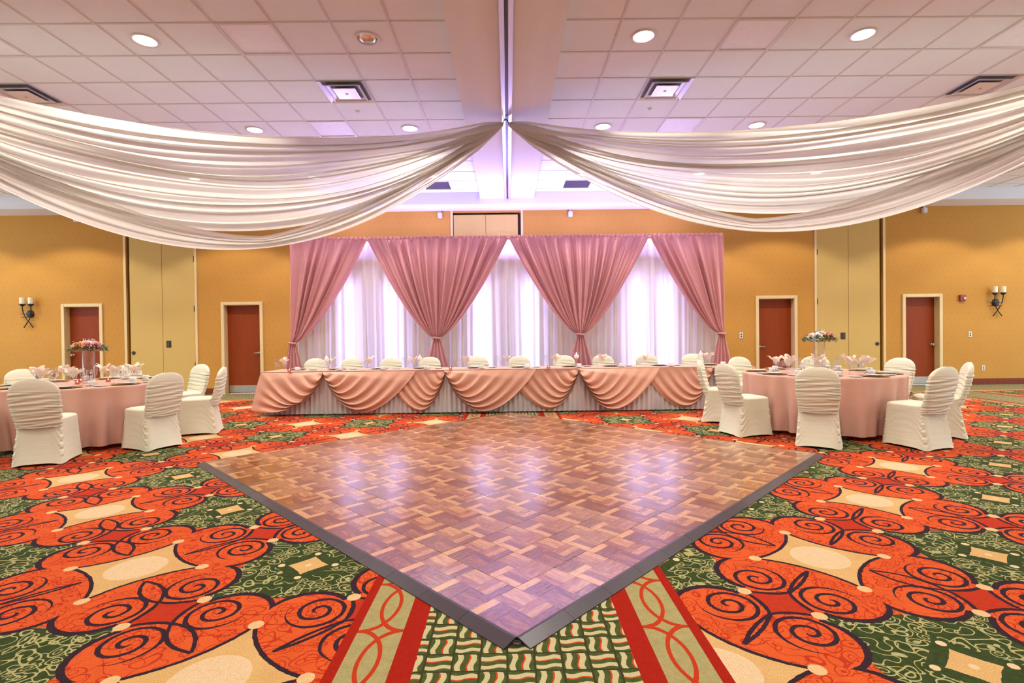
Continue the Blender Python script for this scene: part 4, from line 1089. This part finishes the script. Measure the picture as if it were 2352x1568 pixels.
# ------------------------------------------------------------------ ceiling drapes
AY, AZ = 7.42, 4.36
def ceiling_drape(side, B, label, seed, sags):
    t = thing('ceiling_drape', label, 'ceiling drape', (0, 0, 0), group='sheer ceiling drapes')
    A_ = Vector((side*0.045, AY, AZ)); Bv = Vector(B); dirv = (Bv - A_); d2 = Vector((dirv.x, dirv.y, 0)).normalized()
    perp = Vector((d2.y, -d2.x, 0))
    if perp.y > 0: perp = -perp                       # towards the camera
    rd = random.Random(seed); ph = [rd.uniform(0, 6.28) for _ in range(10)]
    s_top, s_mid, s_low = sags
    def ends(u): return min(1.0, 5.0*u + 0.04, 5.0*(1 - u) + 0.04)
    def surf(sag0, sag1, off0, off1, nf, amp):
        def f(u, v):
            g = u**1.12 * 1.0
            shp = 4*u*(1 - u)
            vv = v + 0.035*math.sin(2*PI*3*v + ph[0])*math.sin(PI*v) + 0.020*math.sin(2*PI*2*u + 9*v + ph[7])*math.sin(PI*v)
            s0 = sag0(u) if callable(sag0) else sag0; s1 = sag1(u) if callable(sag1) else sag1
            sag = s0 + (s1 - s0)*vv
            e = ends(u)
            p = A_ + dirv*u
            off = (off0 + (off1 - off0)*vv)*math.sin(PI*u)**0.6
            w1 = math.sin(2*PI*nf*v + 1.5*math.sin(2*PI*1.7*v + ph[1]) + 1.1*math.sin(2*PI*0.8*u + ph[2]))
            w2 = math.sin(2*PI*nf*2.1*v + ph[3] + 2.0*math.sin(2*PI*0.6*u + ph[4]))
            w = w1*(0.6 + 0.4*math.sin(5*v + ph[5])) + 0.35*w2
            hang = 0.035*(1 - e)
            p = p + perp*(off + amp*1.5*w*e) + Vector((0, 0, -sag*shp + amp*0.55*math.sin(2*PI*nf*v + ph[6])*e))
            # gathered bundle at the hook
            p += (perp*math.cos(2*PI*nf*v*0.5) + Vector((0, 0, 1))*math.sin(2*PI*nf*v*0.5))*0.085*(1 - e)*min(1.0, 14*u + 0.35)
            return tuple(p)
        return f
    MB().grid(surf(s_top, s_mid, 0.40, -0.25, 11, 0.034), 90, 200).build('upper_panel', MAT['ceilcloth'], t, smooth=True)
    MB().grid(surf(lambda u: s_low - 0.09 - 1.5*abs(u - 0.42)**1.15, s_low, -0.12, -0.35, 4, 0.028), 90, 70).build('lower_panel', MAT['ceilcloth'], t, smooth=True)
    MB().tube([A_ + Vector((0, 0, -0.01)), A_ + Vector((-side*0.02, 0, 0.06)), A_ + Vector((-side*0.045, 0, BEAM_Z - AZ - 0.03))], 0.008, 6).build('hook', MAT['dark'], t)
    MB().tube([Bv, Bv + Vector((0, 0, CEIL_Z - B[2]))], 0.004, 6).build('hook', MAT['dark'], t)
ceiling_drape(-1, (-7.15, 4.95, 4.36), 'sheer ivory drape swagged across the left half of the ceiling', 4, (0.70, 1.68, 1.90))
ceiling_drape(1, (7.35, 5.05, 4.36), 'sheer ivory drape swagged across the right half of the ceiling', 8, (0.68, 1.52, 1.74))
